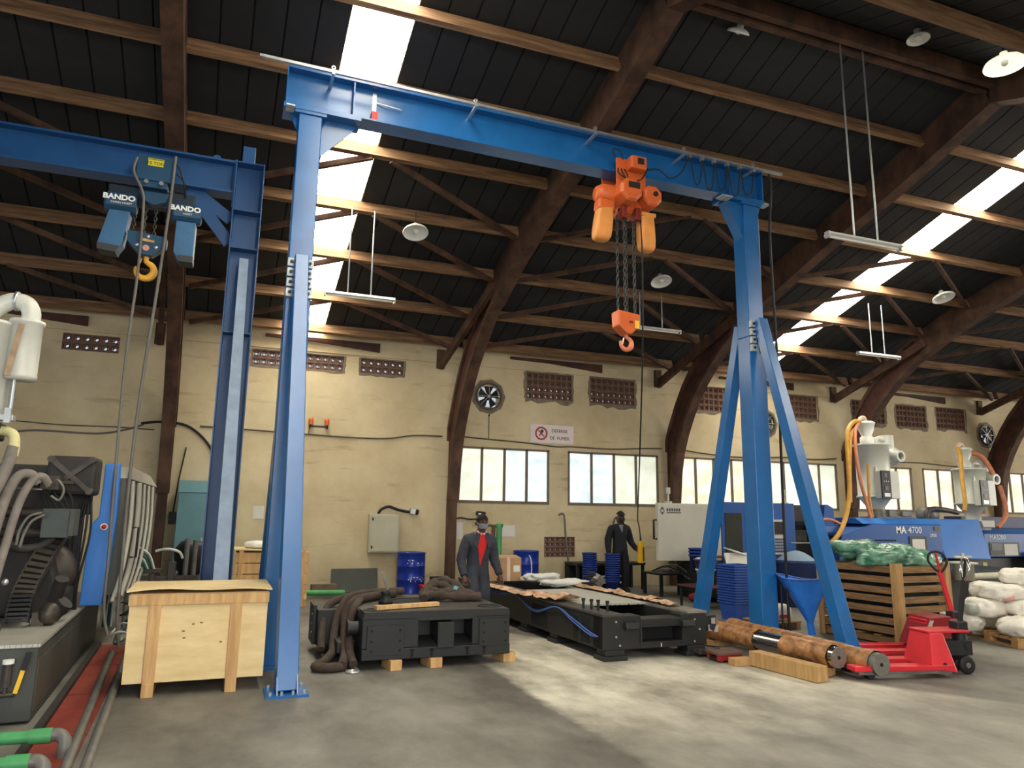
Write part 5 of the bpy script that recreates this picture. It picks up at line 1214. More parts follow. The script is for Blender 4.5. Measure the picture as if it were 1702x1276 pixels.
def head_parts(t, hx, hy, hz, hair=True):
    if hair:
        hp_ = MB().grid(lambda u, v: (hx+.089*math.sin(v*1.45)*math.cos(2*PI*u), hy+.018+.10*math.sin(v*1.45)*math.sin(2*PI*u)*(1 if math.sin(2*PI*u) > 0 else .92), hz+.025+.092*math.cos(v*1.45)-.035*math.sin(v*1.45)*max(0, math.sin(2*PI*u))), 22, 9)
        build('hair', hp_, m_hair, t, local=True)
    for s_ in (-1, 1):
        build('ear', MB().sphere((hx+s_*.083, hy+.02, hz-.01), .014, .022, .032, 10, 7), m_skin, t, local=True)
        build('eye', MB().sphere((hx+s_*.030, hy-.085, hz+.008), .012, .008, .008, 8, 6), m_white if False else M('eye_dark', (30, 22, 18), .3), t, local=True)
        build('brow', MB().bar((hx+s_*.014, hy-.091, hz+.026), (hx+s_*.05, hy-.082, hz+.028), .008, .010), m_hair, t, local=True)
    build('nose', MB().tube([(hx, hy-.088, hz+.015), (hx, hy-.104, hz-.02), (hx, hy-.094, hz-.03)], [.009, .016, .012], 8), m_skin, t, local=True)
def mask(t, hx, hy, hz, mat):
    m = MB().grid(lambda u, v: (hx+.078*math.sin((u-.5)*2.6), hy-.0-.108*math.cos((u-.5)*2.6)*(1.0+.06*math.sin(v*PI)), hz-.018-.075*v), 14, 7)
    build('face_mask', m, mat, t, local=True)
    for s_ in (-1, 1): build('mask_strap', MB().tube([(hx+s_*.075, hy-.03, hz-.03), (hx+s_*.088, hy+.01, hz-.005), (hx+s_*.085, hy+.03, hz+.0)], .003, 5), m_white, t, local=True)
on_chest(mn, 'shirt_front', .95, 1.40, .105, m_shirt)
head_parts(mn, 0, -.14, 1.56); mask(mn, 0, -.14, 1.56, m_mask)
for s_ in (-1, 1):
    lp = MB().add([(s_*.035, -.155, 1.40), (s_*.10, -.135, 1.41), (s_*.135, -.15, 1.26), (s_*.085, -.172, 1.19), (s_*.035, -.160, 1.392), (s_*.10, -.14, 1.402), (s_*.135, -.156, 1.252), (s_*.085, -.178, 1.184)], [(0, 1, 2, 3), (4, 7, 6, 5), (0, 3, 7, 4), (1, 5, 6, 2)])
    build('lapel', lp, m_overall, mn, local=True)
    build('shirt_collar', MB().bar((s_*.012, -.155, 1.385), (s_*.07, -.12, 1.435), .035, .012, up=(0, -1, .3)), M('collar_pale', (206, 176, 166), .8), mn, local=True)
hand(mn, (-.27, -.145, .795), (0, -.35, -1), 1, 1.0, .55, (0, -.9, .3)); hand(mn, (.31, -.105, .795), (.05, -.35, -1), -1, 1.0, .55, (0, -.9, .3))
for s_, x, y in ((-1, -.27, -.13), (1, .31, -.09)): build('cuff', MB().cyl((x, y, .81), (x, y+.03, .86), .050, 14, .055), m_overall, mn, local=True)

# the man in the dark overall and cap, standing with the pendant
JN = {'pelvis': ((0, 0, .97), None), 'belly': ((0, 0, 1.10), 'pelvis'), 'chest': ((0, 0, 1.29), 'belly'), 'collar': ((0, .0, 1.46), 'chest'), 'neck': ((.0, -.01, 1.54), 'collar'), 'headlow': ((.01, -.035, 1.60), 'neck'), 'headmid': ((.015, -.04, 1.675), 'headlow'), 'headtop': ((.015, -.025, 1.75), 'headmid'),
      'shl': ((-.20, .02, 1.43), 'collar'), 'ell': ((-.29, .04, 1.13), 'shl'), 'wrl': ((-.30, -.05, .88), 'ell'),
      'shr': ((.20, .02, 1.43), 'collar'), 'elr': ((.29, .03, 1.13), 'shr'), 'wrr': ((.345, -.16, .95), 'elr'),
      'hipl': ((-.10, 0, .92), 'pelvis'), 'knl': ((-.115, -.03, .51), 'hipl'), 'anl': ((-.12, .03, .10), 'knl'), 'tol': ((-.13, -.13, .045), 'anl'),
      'hipr': ((.10, 0, .92), 'pelvis'), 'knr': ((.12, -.03, .51), 'hipr'), 'anr': ((.13, .03, .10), 'knr'), 'tor': ((.16, -.13, .045), 'anr')}
RN = {k: (v if isinstance(v, tuple) else v) for k, v in RM.items()}
RN.update({'pelvis': (.16, .12), 'chest': (.205, .14), 'hipl': .125, 'hipr': .125, 'knl': .10, 'knr': .10})
def reg_n(c):
    if c.z > 1.515 and abs(c.x) < .11: return 1
    if c.z < .09: return 3
    return 0
mc = person('person', 'man in a dark overall, cap and black mask, standing with the yellow pendant', (8.02, 14.62, 0), .0, JN, RN, [m_overall2, m_skin, m_mask, m_shoe], reg_n)
on_chest(mc, 'shirt_front', 1.33, 1.50, .06, m_mask)
head_parts(mc, .015, -.04, 1.675, False); mask(mc, .015, -.04, 1.675, m_dark)
cp = MB().grid(lambda u, v: (.015+.094*math.sin(v*1.5)*math.cos(2*PI*u), -.025+.106*math.sin(v*1.5)*math.sin(2*PI*u), 1.715+.088*math.cos(v*1.5)), 22, 8); build('cap', cp, m_cap, mc, local=True)
build('cap_peak', MB().add([(.015+.085*math.cos(a), -.04+.10*math.sin(a)*1.0, 1.728) for a in [PI+i*PI/8 for i in range(9)]]+[(.015+.082*math.cos(a), -.07+.155*math.sin(a), 1.712) for a in [PI+i*PI/8 for i in range(9)]], [(i, i+1, 10+i, 9+i) for i in range(8)]), m_cap, mc, local=True)
build('cap_button', MB().sphere((.015, -.025, 1.805), .016, .016, .012, 8, 6), m_cap, mc, local=True)
hand(mc, (-.30, -.055, .875), (0, -.3, -1), 1, 1.0, .5, (.9, -.2, 0)); hand(mc, (.345, -.165, .945), (.1, -.8, -.4), -1, 1.0, .8, (.6, 0, .5))
for x, y, z in ((-.30, -.04, .90), (.34, -.14, .97)): build('cuff', MB().cyl((x, y, z), (x, y+.03, z+.05), .05, 14, .056), m_overall2, mc, local=True)
# ================================================================ right side: machines, bins, crates, shafts, jacks
m_mb2 = M('cover_blue', (40, 84, 150), .42, 0, .06, 2)
m_mb2_lit = M('cover_blue_lit', (56, 114, 190), .42, 0, .05, 2)  # lighter copy of the cover blue, light painted into the upward faces
m_mwhite = M('door_offwhite', (186, 184, 172), .42, 0, .05, 2)
m_tint = M('tinted_window', (52, 58, 58), .15, 0, .1, 3, spec=.6)
m_dryer = M('dryer_grey', (196, 198, 188), .4, .05, .06, 3)
m_panelb = M('control_black', (34, 32, 36), .4)
m_hosey = M('hose_yellow', (196, 146, 58), .5, 0, .12, 8)
m_hoseo = M('hose_orange', (198, 124, 92), .5, 0, .12, 8)
m_binb = M('bin_blue', (38, 78, 160), .5, 0, .08, 5)
m_tubw = M('bucket_white', (206, 204, 192), .45, 0, .05, 5)
m_purple = M('basin_purple', (82, 58, 112), .45, 0, .06, 5)
m_sack = M('woven_sack', (222, 216, 204), .75, 0, .08, 7, .15)
m_gbag = M('green_film', (38, 104, 72), .28, 0, .35, 8, .3, rgb2=(132, 172, 148))
m_slat = M('pallet_slat', (148, 112, 74), .8, 0, .2, 3, .1, rgb2=(112, 84, 54), stretch=(1, 1, 8))
m_slat2 = M('pallet_post', (186, 148, 96), .75, 0, .15, 3, .1, rgb2=(158, 122, 76), stretch=(6, 6, .6))
m_jack = M('jack_red', (206, 44, 54), .38, .0, .08, 4)
m_jackd = M('jack_red_dark', (138, 26, 32), .45, 0, .1, 4)
m_chrome = M('polished_steel', (206, 206, 204), .18, 1.0, .05, 6)
m_wrap = M('oiled_wrap', (112, 72, 44), .42, 0, .3, 9, .5, rgb2=(178, 128, 80))
m_film = M('plastic_blue', (52, 130, 232), .35, 0, .12, 6, .2)
m_gran = M('granulate', (130, 152, 170), .8, 0, .25, 60, .4)

def anywhere(o): return o
# ---- the moulding machine MA4700
ma = thing('injection_machine', 'long blue and white moulding machine lettered MA4700 along the back wall', 'machine', (12.0, 13.3, 0))
build('machine_bed', MB().box(9.2, 16.3, 12.45, 14.2, .0, .78), m_black, ma, bev=.02)
build('bed_cover', MB().box(12.0, 16.3, 12.38, 12.45, .35, .80), M('bed_dark_grey', (60, 62, 62), .5), ma)
wd = build('sliding_door', MB().box(7.66, 9.12, 12.42, 12.52, .84, 1.95), m_mwhite, ma, bev=.015)
build('door_handle', MB().tube([(7.62, 12.42, 1.62), (7.55, 12.40, 1.62), (7.55, 12.40, 1.26), (7.62, 12.42, 1.26)], .02, 8), m_dark, wd)
em = MB().lathe([(.032, -.003), (.048, -.003), (.048, 0)], (7.76, 12.42, 1.80), 16, 'y').prism([(7.725, 1.835), (7.795, 1.835), (7.76, 1.885)], 'y', 12.417, 12.42).prism([(7.735, 1.765), (7.785, 1.765), (7.76, 1.72)], 'y', 12.417, 12.42)
build('maker_emblem', em, M('print_dark', (62, 66, 72), .6), wd)
ln = MB()
for k in range(6): ln.box(7.86+.055*k, 7.895+.055*k, 12.417, 12.42, 1.79, 1.85)
ln.box(7.86, 8.19, 12.417, 12.42, 1.755, 1.775); build('faded_print', ln, MATS['print_dark'], wd, kind='stuff')
build('rear_guard', MB().box(8.9, 11.0, 13.6, 14.3, .8, 1.9), m_mb2, ma, bev=.02)
ct = MB().box(9.14, 10.98, 12.42, 12.60, .78, 2.0); ce = build('clamp_guard', ct, m_mb2, ma, bev=.012)
for x0, x1 in ((9.22, 9.62), (9.74, 10.2)):
    build('guard_window', MB().box(x0, x1, 12.405, 12.42, .98, 1.78), m_tint, ce)
pn = build('control_panel', MB().box(10.34, 10.66, 12.37, 12.42, .95, 1.66), m_mwhite, ma, bev=.006)
build('screen', MB().box(10.37, 10.63, 12.362, 12.37, 1.36, 1.62), m_panelb, pn)
ks = MB()
for i in range(5):
    for j in range(5): ks.box(10.385+.05*i, 10.42+.05*i, 12.36, 12.37, 1.0+.06*j, 1.04+.06*j)
build('keypad', ks, M('keypad_blue', (52, 66, 112), .5), pn, kind='stuff')
nz = MB().box(10.98, 12.1, 12.7, 14.1, .78, 1.98); build('nozzle_bay', nz, m_black, ma, bev=.02)
for (a, mat, n_) in (((11.0, 11.35, 12.5, 12.7, 1.62, 1.95), m_cast, 'valve_block'), ((11.3, 11.75, 12.5, 12.72, 1.66, 1.86), m_cast2, 'valve_block'), ((11.45, 11.62, 12.45, 12.6, 1.74, 1.92), m_gpipe, 'solenoid'), ((10.84, 11.4, 12.4, 12.62, 1.17, 1.20), m_zinc, 'shelf'), ((11.0, 11.3, 12.45, 12.6, 1.22, 1.45), m_cast, 'motor')):
    build(n_, MB().box(*a), mat, ma, bev=.012)
build('nozzle_cover', MB().prism([(11.9, 1.60), (12.22, 1.52), (12.22, 1.92), (12.06, 2.0), (11.98, 2.0)], 'y', 12.6, 13.0), m_mb2, ma, bev=.01)
hop = MB().obox((11.75, 12.45, 1.48), (.62, .4, .22), (0, 0, .1)); build('seat_cover', hop, m_mb2, ma, bev=.05); build('rim', MB().tube(spline([(11.42, 12.28, 1.60), (11.6, 12.25, 1.68), (11.85, 12.25, 1.66), (12.08, 12.28, 1.58)], 6), .03, 8), m_hoseo, ma)
bo = MB().lathe([(0, 1.20), (.05, 1.20), (.05, 1.36), (.02, 1.40), (.02, 1.44), (0, 1.44)], (10.98, 12.5, 0), 14); tag(build('plastic_bottle', bo, m_tubw), 'small white bottle standing on the shelf between clamp guard and injection unit', 'bottle')
# injection unit covers
fc = MB().prism([(11.98, .82), (15.0, .82), (15.0, 1.60), (12.95, 1.60), (12.08, 1.36)], 'y', 12.28, 13.9); fcv = build('unit_cover', fc, m_mb2, ma, bev=.02)
build('unit_roof', MB().prism([(12.28, 1.60), (12.5, 1.73), (13.8, 1.73), (13.9, 1.60)], 'x', 12.7, 15.0), m_mb2_lit, ma, bev=.01)
ec = MB().add([(14.98, 12.22, .86), (16.42, 12.22, .82), (16.48, 12.48, 1.73), (14.98, 12.48, 1.73), (14.98, 13.9, .86), (16.42, 13.9, .82), (16.48, 13.9, 1.73), (14.98, 13.9, 1.73)], [(0, 1, 2, 3), (7, 6, 5, 4), (0, 4, 5, 1), (3, 2, 6, 7), (1, 5, 6, 2), (0, 3, 7, 4)]); build('end_cover', ec, m_mb2_lit, ma, bev=.02)  # tilted back to catch skylight, and in the lit copy of the blue
text('lettering', 'MA', .20, m_text, ma, (13.62, 12.275, 1.47), bold=.006, align='LEFT'); text('lettering', '4700', .20, m_text, ma, (13.98, 12.275, 1.47), align='LEFT')
text('lettering', '2950', .10, m_text, ma, (14.72, 12.275, 1.36))
build('notice_recess', MB().box(13.98, 14.50, 12.262, 12.28, .90, 1.34), m_grey, ma, bev=.004); build('notice_paper', MB().box(14.05, 14.42, 12.255, 12.262, .96, 1.28), m_paper, ma)
build('vent_plate', MB().box(14.76, 14.92, 12.266, 12.28, 1.47, 1.56), m_steel_frame, ma); build('rail_slot', MB().box(13.0, 13.6, 12.27, 12.281, 1.24, 1.262), m_hole_shade, ma)
tpb = MB().box(13.95, 14.95, 12.9, 13.3, 1.73, 1.86).box(14.1, 14.3, 12.85, 12.95, 1.76, 1.92).box(14.5, 14.8, 12.85, 12.95, 1.78, 1.9); build('feed_motor', tpb, m_gpipe, ma, bev=.012)
build('pipe_loop', MB().tube(spline([(15.4, 13.0, 1.73), (15.45, 13.0, 1.9), (15.65, 13.0, 1.97), (15.95, 13.0, 1.96), (16.3, 13.1, 1.94), (16.7, 13.2, 1.9)], 6), .06, 10), m_cast2, ma); build('pump', MB().lathe([(0, -.2), (.17, -.2), (.19, 0), (.17, .2), (0, .2)], (15.7, 13.2, 1.84), 18, 'x'), m_gpipe, ma)
for x, z in ((8.24, 1.95), (11.2, 1.98)): build('signal_lamp', MB().cyl((x, 12.95, z-.02), (x, 12.95, z+.05), .08, 12).cyl((x, 12.95, z+.05), (x, 12.95, z+.25), .02, 8).cyl((x, 12.95, z+.2), (x, 12.95, z+.33), .045, 10), m_mwhite, ma)
gv = MB().cyl((11.95, 9.9, .82), (11.95, 9.9, 1.0), .1, 14)
oil = MB().lathe([(0, .62), (.17, .62), (.17, .90), (.24, .91), (.24, .94), (0, .96)], (12.55, 9.9, 0), 18).cyl((12.55, 9.9, .94), (12.55, 9.9, 1.1), .03, 8).cyl((12.33, 9.9, 1.03), (12.77, 9.9, 1.03), .022, 8)
va = thing('gate_valve', 'pale grey valve with a hand wheel and pipe behind the white sacks', 'valve', (12.55, 9.9, 0)); build('valve_body', oil, m_gpipe if False else M('valve_pale', (186, 182, 164), .5, 0, .08, 5), va); build('valve_pipe', MB().cyl((12.7, 9.9, .68), (14.2, 9.9, .70), .06, 10), MATS['valve_pale'], va); build('riser', MB().cyl((12.55, 9.9, 0), (12.55, 9.9, .64), .06, 10), m_cast, va)
ub = thing('hydraulic_unit', 'dark hydraulic unit with hoses behind the slatted crate and the pallet jacks', 'machine', (12.0, 10.6, 0))
build('tank', MB().box(11.2, 14.6, 10.2, 11.6, .0, .78), m_black, ub, bev=.02); build('pump_head', MB().cyl((11.6, 10.15, .5), (11.6, 10.3, .5), .22, 16).cyl((12.2, 10.1, .42), (12.2, 10.3, .42), .15, 14), m_cast, ub)
for k in range(4): build('pressure_hose', MB().tube(spline([(11.5+.1*k, 10.1, .8), (11.65+.12*k, 9.95, .7), (11.75+.1*k, 9.95, .45), (11.6+.15*k, 10.1, .2)], 6), .025, 8), m_hosed if k < 3 else m_gpipe, ub)
# ---- second machine MA3200, mostly outside the frame
mb_ = thing('injection_machine', 'second blue moulding machine lettered MA3200, cut by the edge of the frame', 'machine', (18.5, 14.0, 0))
build('machine_bed', MB().box(17.0, 22.0, 13.35, 14.6, 0, .80), m_black, mb_, bev=.02); build('unit_cover', MB().box(17.55, 21.5, 13.2, 14.6, .82, 1.40), m_mb2, mb_, bev=.015)
build('unit_roof', MB().prism([(13.2, 1.40), (13.45, 1.52), (14.5, 1.52), (14.6, 1.40)], 'x', 17.55, 21.5), m_mb2_lit, mb_, bev=.01)
text('lettering', 'MA3200', .165, m_text, mb_, (18.02, 13.195, 1.30)); build('notice_recess', MB().box(17.7, 18.75, 13.185, 13.2, .86, 1.18), m_grey, mb_); build('notice_paper', MB().box(18.2, 18.68, 13.178, 13.186, .86, 1.14), m_paper, mb_); build('notice_dark', MB().box(17.75, 18.12, 13.178, 13.186, .98, 1.15), m_panelb, mb_)
build('yellow_label', MB().box(17.6, 17.75, 13.34, 13.35, .55, .68), M('label_yellow2', (190, 186, 70), .5), mb_)
build('upper_rack', MB().box(17.7, 21.0, 13.9, 14.4, 1.52, 1.82), M('rack_navy', (34, 42, 86), .5), mb_, bev=.01); build('rack_window', MB().box(18.4, 18.9, 13.88, 13.9, 1.55, 1.72), m_mwhite, mb_); build('grey_cabinet', MB().box(19.0, 20.5, 13.0, 13.2, .25, .95), m_grey, mb_, bev=.01)
# ---- hopper dryers on top of the machines
def hopper(x, y, z0, zb, zt, lab, hosec, big):
    r = .36
    t = thing('hopper_dryer', lab, 'dryer', (x, y, z0))
    build('hopper_body', MB().lathe([(0, z0), (.20, z0), (.20, z0+.06), (.16, z0+.08), (.19, zb-.2), (r-.02, zb), (r+.03, zb+.01), (r+.03, zb+.05), (r, zb+.06), (r, zt-.05), (r+.04, zt-.04), (r+.04, zt), (0, zt+.03)], (x, y, 0), 36), m_dryer, t)
    build('base_throat', MB().cyl((x-.1, y-.1, z0), (x-.1, y-.1, z0+.2), .2, 18, .15).box(x-.3, x+.2, y-.3, y+.2, z0-.02, z0+.03), m_gpipe, t)
    lx = x-.12
    build('loader', MB().lathe([(.15, zt+.02), (.15, zt+.16), (.13, zt+.17), (.11, zt+.20), (.17, zt+.34), (.185, zt+.46), (.20, zt+.47), (.20, zt+.51), (.14, zt+.54), (0, zt+.56)], (lx, y, 0), 26), m_white if big else m_dryer, t)
    build('loader_neck', MB().tube(spline([(lx, y, zt+.54), (lx-.05, y, zt+.62), (lx-.16, y-.02, zt+.60), (lx-.24, y-.03, zt+.50)], 6), .05, 10), M('nozzle_pink', (206, 178, 164), .5), t)
    build('blower', MB().lathe([(0, -.14), (.13, -.14), (.14, -.09), (.20, -.05), (.215, .05), (.20, .13), (.1, .18), (0, .18)], (x+.56, y-.1, zt-.26), 26, 'y'), m_dryer, t)
    build('blower_inlet', MB().ring((x+.50, y-.28, zt-.27), .085, .135, -.08, .10, 'y', 22), m_dryer, t); build('inlet_mesh', MB().cyl((x+.50, y-.29, zt-.27), (x+.50, y-.27, zt-.27), .09, 18), m_gpipe, t)
    build('filter_can', MB().cyl((x+.52, y+.05, zt-.08), (x+.52, y+.05, zt+.24), .17, 24), m_dryer, t); build('air_elbow', MB().tube(spline([(x+.12, y, zt+.02), (x+.14, y, zt+.12), (x+.24, y, zt+.15), (x+.4, y, zt+.12)], 6), .055, 10), m_dryer, t)
    px = x-.36; zc = zb-.02
    build('control_box', MB().box(px+.02, px+.56, y-.52, y-.34, zc, zc+.62), m_dryer, t, bev=.012)
    f = build('control_face', MB().box(px, px+.27, y-.555, y-.52, zc, zc+.62), m_panelb, t, bev=.004)
    for k in range(3): build('indicator', MB().cyl((px+.07+.06*k, y-.555, zc+.38), (px+.07+.06*k, y-.562, zc+.38), .012, 8), m_white, f)
    build('dial', MB().box(px+.08, px+.18, y-.563, y-.555, zc+.18, zc+.28), m_gpipe, f); build('meter', MB().box(px+.05, px+.22, y-.562, y-.555, zc+.04, zc+.12), m_zinc, f); build('switch_row', MB().box(px+.09, px+.16, y-.56, y-.555, zc+.48, zc+.56), m_gpipe, f)
    build('sight_glass', MB().cyl((x-.24, y-.30, zb+.3), (x-.24, y-.30, zb+.7), .025, 10), m_zinc if not big else m_dryer, t)
    build('clamp_band', MB().tube([(x-r-.12, y-.05, zb+.03), (x-.34, y-.28, zb+.03), (x-.1, y-.4, zb+.03), (x+.1, y-.39, zb+.03)], .022, 8), m_dryer, t)
    return t
h1 = hopper(13.75, 12.9, 1.73, 2.18, 3.42, 'tall pale grey hopper dryer with a white loader on the MA4700 machine', m_hosey, True)
for pts, r, mt in (([(13.40, 12.85, 3.94), (13.15, 12.8, 3.9), (12.85, 12.7, 3.6), (12.62, 12.5, 2.9), (12.5, 12.4, 2.3), (12.25, 12.3, 1.75), (11.9, 12.2, 1.36), (11.62, 12.2, 1.15)], .05, m_hosey),
                   ([(13.2, 12.8, 3.75), (12.95, 12.7, 3.55), (12.72, 12.55, 3.0), (12.62, 12.5, 2.5), (12.50, 12.4, 2.05)], .045, m_hosey),
                   ([(13.39, 12.85, 3.92), (13.1, 12.7, 3.7), (12.86, 12.5, 3.2), (12.84, 12.42, 2.6), (12.95, 12.4, 2.1), (13.0, 12.35, 1.72)], .04, m_hoseo),
                   ([(11.62, 12.2, 1.15), (11.2, 11.8, .9), (10.95, 11.6, .78)], .04, M('hose_khaki', (150, 126, 84), .6)), ([(13.08, 12.4, 2.9), (13.05, 12.4, 2.2), (13.1, 12.4, 1.75)], .03, m_hosey)):
    build('feed_hose', MB().tube(spline(pts, 8), r, 8), mt, h1)
h2_ = hopper(17.50, 13.4, 1.50, 2.10, 3.02, 'smaller pale grey hopper dryer with an orange hose on the MA3200 machine', m_hoseo, False)
for pts, r, mt in (([(17.15, 13.37, 3.54), (17.0, 13.2, 3.3), (16.85, 13.1, 2.7), (16.75, 13.0, 2.2), (16.7, 13.0, 1.95)], .05, m_hosey), ([(17.52, 13.3, 3.42), (17.8, 13.2, 3.3), (18.0, 13.1, 2.85)], .055, m_hoseo), ([(18.15, 13.1, 2.6), (18.15, 13.0, 2.1), (17.95, 12.9, 1.8), (17.65, 12.9, 1.55)], .055, m_hoseo)):
    build('feed_hose', MB().tube(spline(pts, 8), r, 8), mt, h2_)

# ---- nested blue buckets and bins
def bucket_mesh(r0, r1, h, mat, n=22, name='bucket'):
    m = MB().lathe([(0, 0), (r0, 0), (r1, h-.03), (r1+.018, h-.03), (r1+.018, h), (r1-.006, h), (r0-.008, .012), (0, .012)], (0, 0, 0), n)
    me = mesh_from(m, mat); me.name = name; return me
def put(name, me, loc, lab, cat, group=None, rz=0):
    o = bpy.data.objects.new(name, me); COL.objects.link(o); o.location = loc; o.rotation_euler = (0, 0, rz); WM[o.name] = Matrix.Translation(Vector(loc))
    return tag(o, lab, cat, group)
m_bk = M('bucket_blue', (24, 52, 128), .45, 0, .1, 5)
bk = bucket_mesh(.125, .15, .30, m_bk)
for (x, y, n, lab, grp) in ((7.43, 14.95, 13, 'blue bucket nested in the shorter, farther stack beside the man in the cap', 'farther stack of nested blue buckets'), (7.79, 14.55, 13, 'blue bucket nested in the nearer stack, right beside the man in the cap', 'nearer stack of nested blue buckets')):
    for k in range(n): put('bucket', bk, (x+.004*((k*3) % 4), y, .048*k), lab, 'bucket', grp, k*.3)
bn = MB()
def bin_mesh(w, l, h, mat):
    m = MB(); t = .85
    def ring(ww, ll, z): return [(-ww/2, -ll/2, z), (ww/2, -ll/2, z), (ww/2, ll/2, z), (-ww/2, ll/2, z)]
    rows = [ring(w*t, l*t, 0), ring(w, l, h-.025), ring(w+.04, l+.04, h-.025), ring(w+.04, l+.04, h), ring(w-.01, l-.01, h), ring(w*t-.01, l*t-.01, .012)]
    vs = [v for r in rows for v in r]; fs = [(3, 2, 1, 0), (20, 21, 22, 23)]
    for j in range(5):
        for i in range(4): fs.append((j*4+i, j*4+(i+1) % 4, j*4+4+(i+1) % 4, j*4+4+i))
    m.add(vs, fs); me = mesh_from(m, mat); me.name = 'storage_bin'; return me
sb = bin_mesh(.44, .40, .30, m_binb)
for k in range(15): put('storage_bin', sb, (7.98+.005*(k % 3), 10.5, .043*k), 'blue bin nested in the tall stack behind the braced column', 'bin', 'nested blue bins behind the column', .1)
# ---- low table with buckets
tb = thing('work_table', 'low red-brown steel table behind the far brace of the crane', 'table', (8.75, 11.9, 0))
build('table_top', MB().box(7.95, 9.55, 11.5, 12.25, .40, .43), M('table_redbrown', (96, 52, 44), .55, .1, .15, 5), tb, bev=.004); build('upper_shelf', MB().box(8.45, 9.55, 11.9, 12.25, .92, .95), MATS['table_redbrown'], tb)
for x in (8.0, 9.5):
    for y in (11.55, 12.2): build('leg', MB().box(x-.02, x+.02, y-.02, y+.02, 0, .40), m_black, tb)
for x in (8.5, 9.5): build('shelf_post', MB().box(x-.015, x+.015, 12.15, 12.2, .43, .92), m_black, tb)
put('bucket', bucket_mesh(.135, .165, .31, m_tubw), (8.22, 11.72, .43), 'white plastic bucket on the low red-brown table, under the purple basin', 'bucket')
put('basin', bucket_mesh(.17, .205, .18, m_purple, 26, 'basin'), (8.23, 11.72, .74), 'purple basin resting on top of the white bucket', 'basin')
tag(build('paper_scraps', MB().sack((8.23, 11.72, .90), .30, .30, .10, 0, 12, .3), m_paper), 'crumpled white paper scraps filling the purple basin', 'paper')
for k in range(3): put('bucket', bk, (8.28, 12.05, .955-.52+.06*k+.25), 'blue bucket nested behind the purple basin on the low table', 'bucket', 'blue buckets on the low table')
tag(build('paper_pile', MB().obox((9.0, 11.75, .80), (.56, .03, .46), (-.3, .0, .0)).obox((9.1, 11.9, 1.03), (.5, .3, .02), (.25, .2, .3)), m_paper), 'white paper and card leaning on the low table beside the column', 'paper')
# ---- granulate drum, funnel, sack
gd = thing('granulate_drum', 'big blue plastic drum heaped with grey granules behind the blue funnel', 'drum', (10.48, 11.88, 0))
build('drum_shell', MB().lathe([(0, 0), (.36, 0), (.38, .03), (.41, .80), (.44, .82), (.44, .88), (.40, .88), (.40, .80), (0, .80)], (10.48, 11.88, 0), 32), M('drum_slate', (50, 66, 116), .5, 0, .08, 4), gd)
gr = MB().lathe([(.405, .84), (.36, .88), (.26, .96), (.14, 1.03), (.05, 1.055), (0, 1.06)], (10.48, 11.88, 0), 30); build('granule_heap', gr, m_gran, gd, kind='stuff')
fu = thing('plastic_funnel', 'bright blue plastic film funnel hanging from a thin stand beside the column', 'funnel', (7.72, 8.6, 0))
def fun(u, v):
    a = 2*PI*u; zt = .84-.05*math.cos(a)*.5-.03*math.sin(a*2)
    z = .05+(zt-.05)*v; k = .05+.33*max(0, (v-.22)/.78)**1.05
    k *= 1+.10*math.sin(a*5+v*3)*(.4+.6*(1-v))
    return (7.80-.11*v+k*1.10*math.cos(a), 8.6+k*.75*math.sin(a), z)
build('film', MB().grid(fun, 40, 14), m_film, fu); build('rim_hoop', MB().tube([fun(i/28, 1.0) for i in range(28)], .012, 6, close=True), m_bluewire, fu)
build('stand_pole', MB().cyl((7.42, 8.75, 0), (7.42, 8.75, .86), .014, 8), m_black, fu); build('stand_foot', MB().cyl((7.42, 8.75, 0), (7.42, 8.75, .02), .14, 18), m_black, fu)
pt = thing('small_pallet', 'small pine pallet beside the column foot, under a white sack', 'pallet', (8.0, 9.6, 0))
for y in (9.4, 9.55, 9.7, 9.85): build('board', MB().box(7.62, 8.28, y-.06, y+.06, .10, .12), m_slat2, pt)
for x in (7.68, 8.22): build('bearer', MB().box(x-.04, x+.04, 9.34, 9.91, 0, .10), m_slat2, pt)
ws = thing('white_sack', 'white printed sack on the small pallet beside the column foot', 'sack', (7.98, 9.5, .12)); build('sack_skin', MB().sack((7.98, 9.55, .24), .48, .36, .26, .2, 6, .12), m_sack, ws); build('red_print', MB().box(7.88, 8.06, 9.355, 9.372, .17, .22), m_red, ws)
# ---- debris under the machines: low shelves, cables
ds = thing('steel_shelf', 'low black steel rack with white bars behind the man in the cap', 'rack', (8.2, 15.5, 0)); build('rack_top', MB().box(7.3, 9.1, 15.35, 16.0, .56, .62), m_black, ds)
for x in (7.35, 9.05):
    for y in (15.4, 15.95): build('leg', MB().box(x-.03, x+.03, y-.03, y+.03, 0, .56), m_black, ds)
for z in (.16, .30): build('white_bar', MB().box(7.95, 8.6, 15.34, 15.37, z, z+.035), m_white, ds)
build('rack_back', MB().box(7.3, 9.1, 15.96, 15.99, 0, .56), m_black, ds)
cb_ = MB(); rg = random.Random(9)
for k in range(14):
    x0 = 8.6+rg.uniform(0, .8); y0 = 14.2+rg.uniform(0, .6); cb_.cur = 1 if k % 4 == 0 else 0
    cb_.tube(spline([(x0, y0, .5), (x0+.25, y0-.3, .46+.02*k), (x0+.55, y0-.8, .30), (x0+.75+.1*rg.random(), y0-1.4, .1), (x0+1.0, y0-1.9, .03)], 6), .014, 6)
tag(build('cable_tangle', cb_, [m_gpipe, m_dark], kind='stuff'), 'tangle of grey cables sagging to the floor under the white machine door', 'cables')
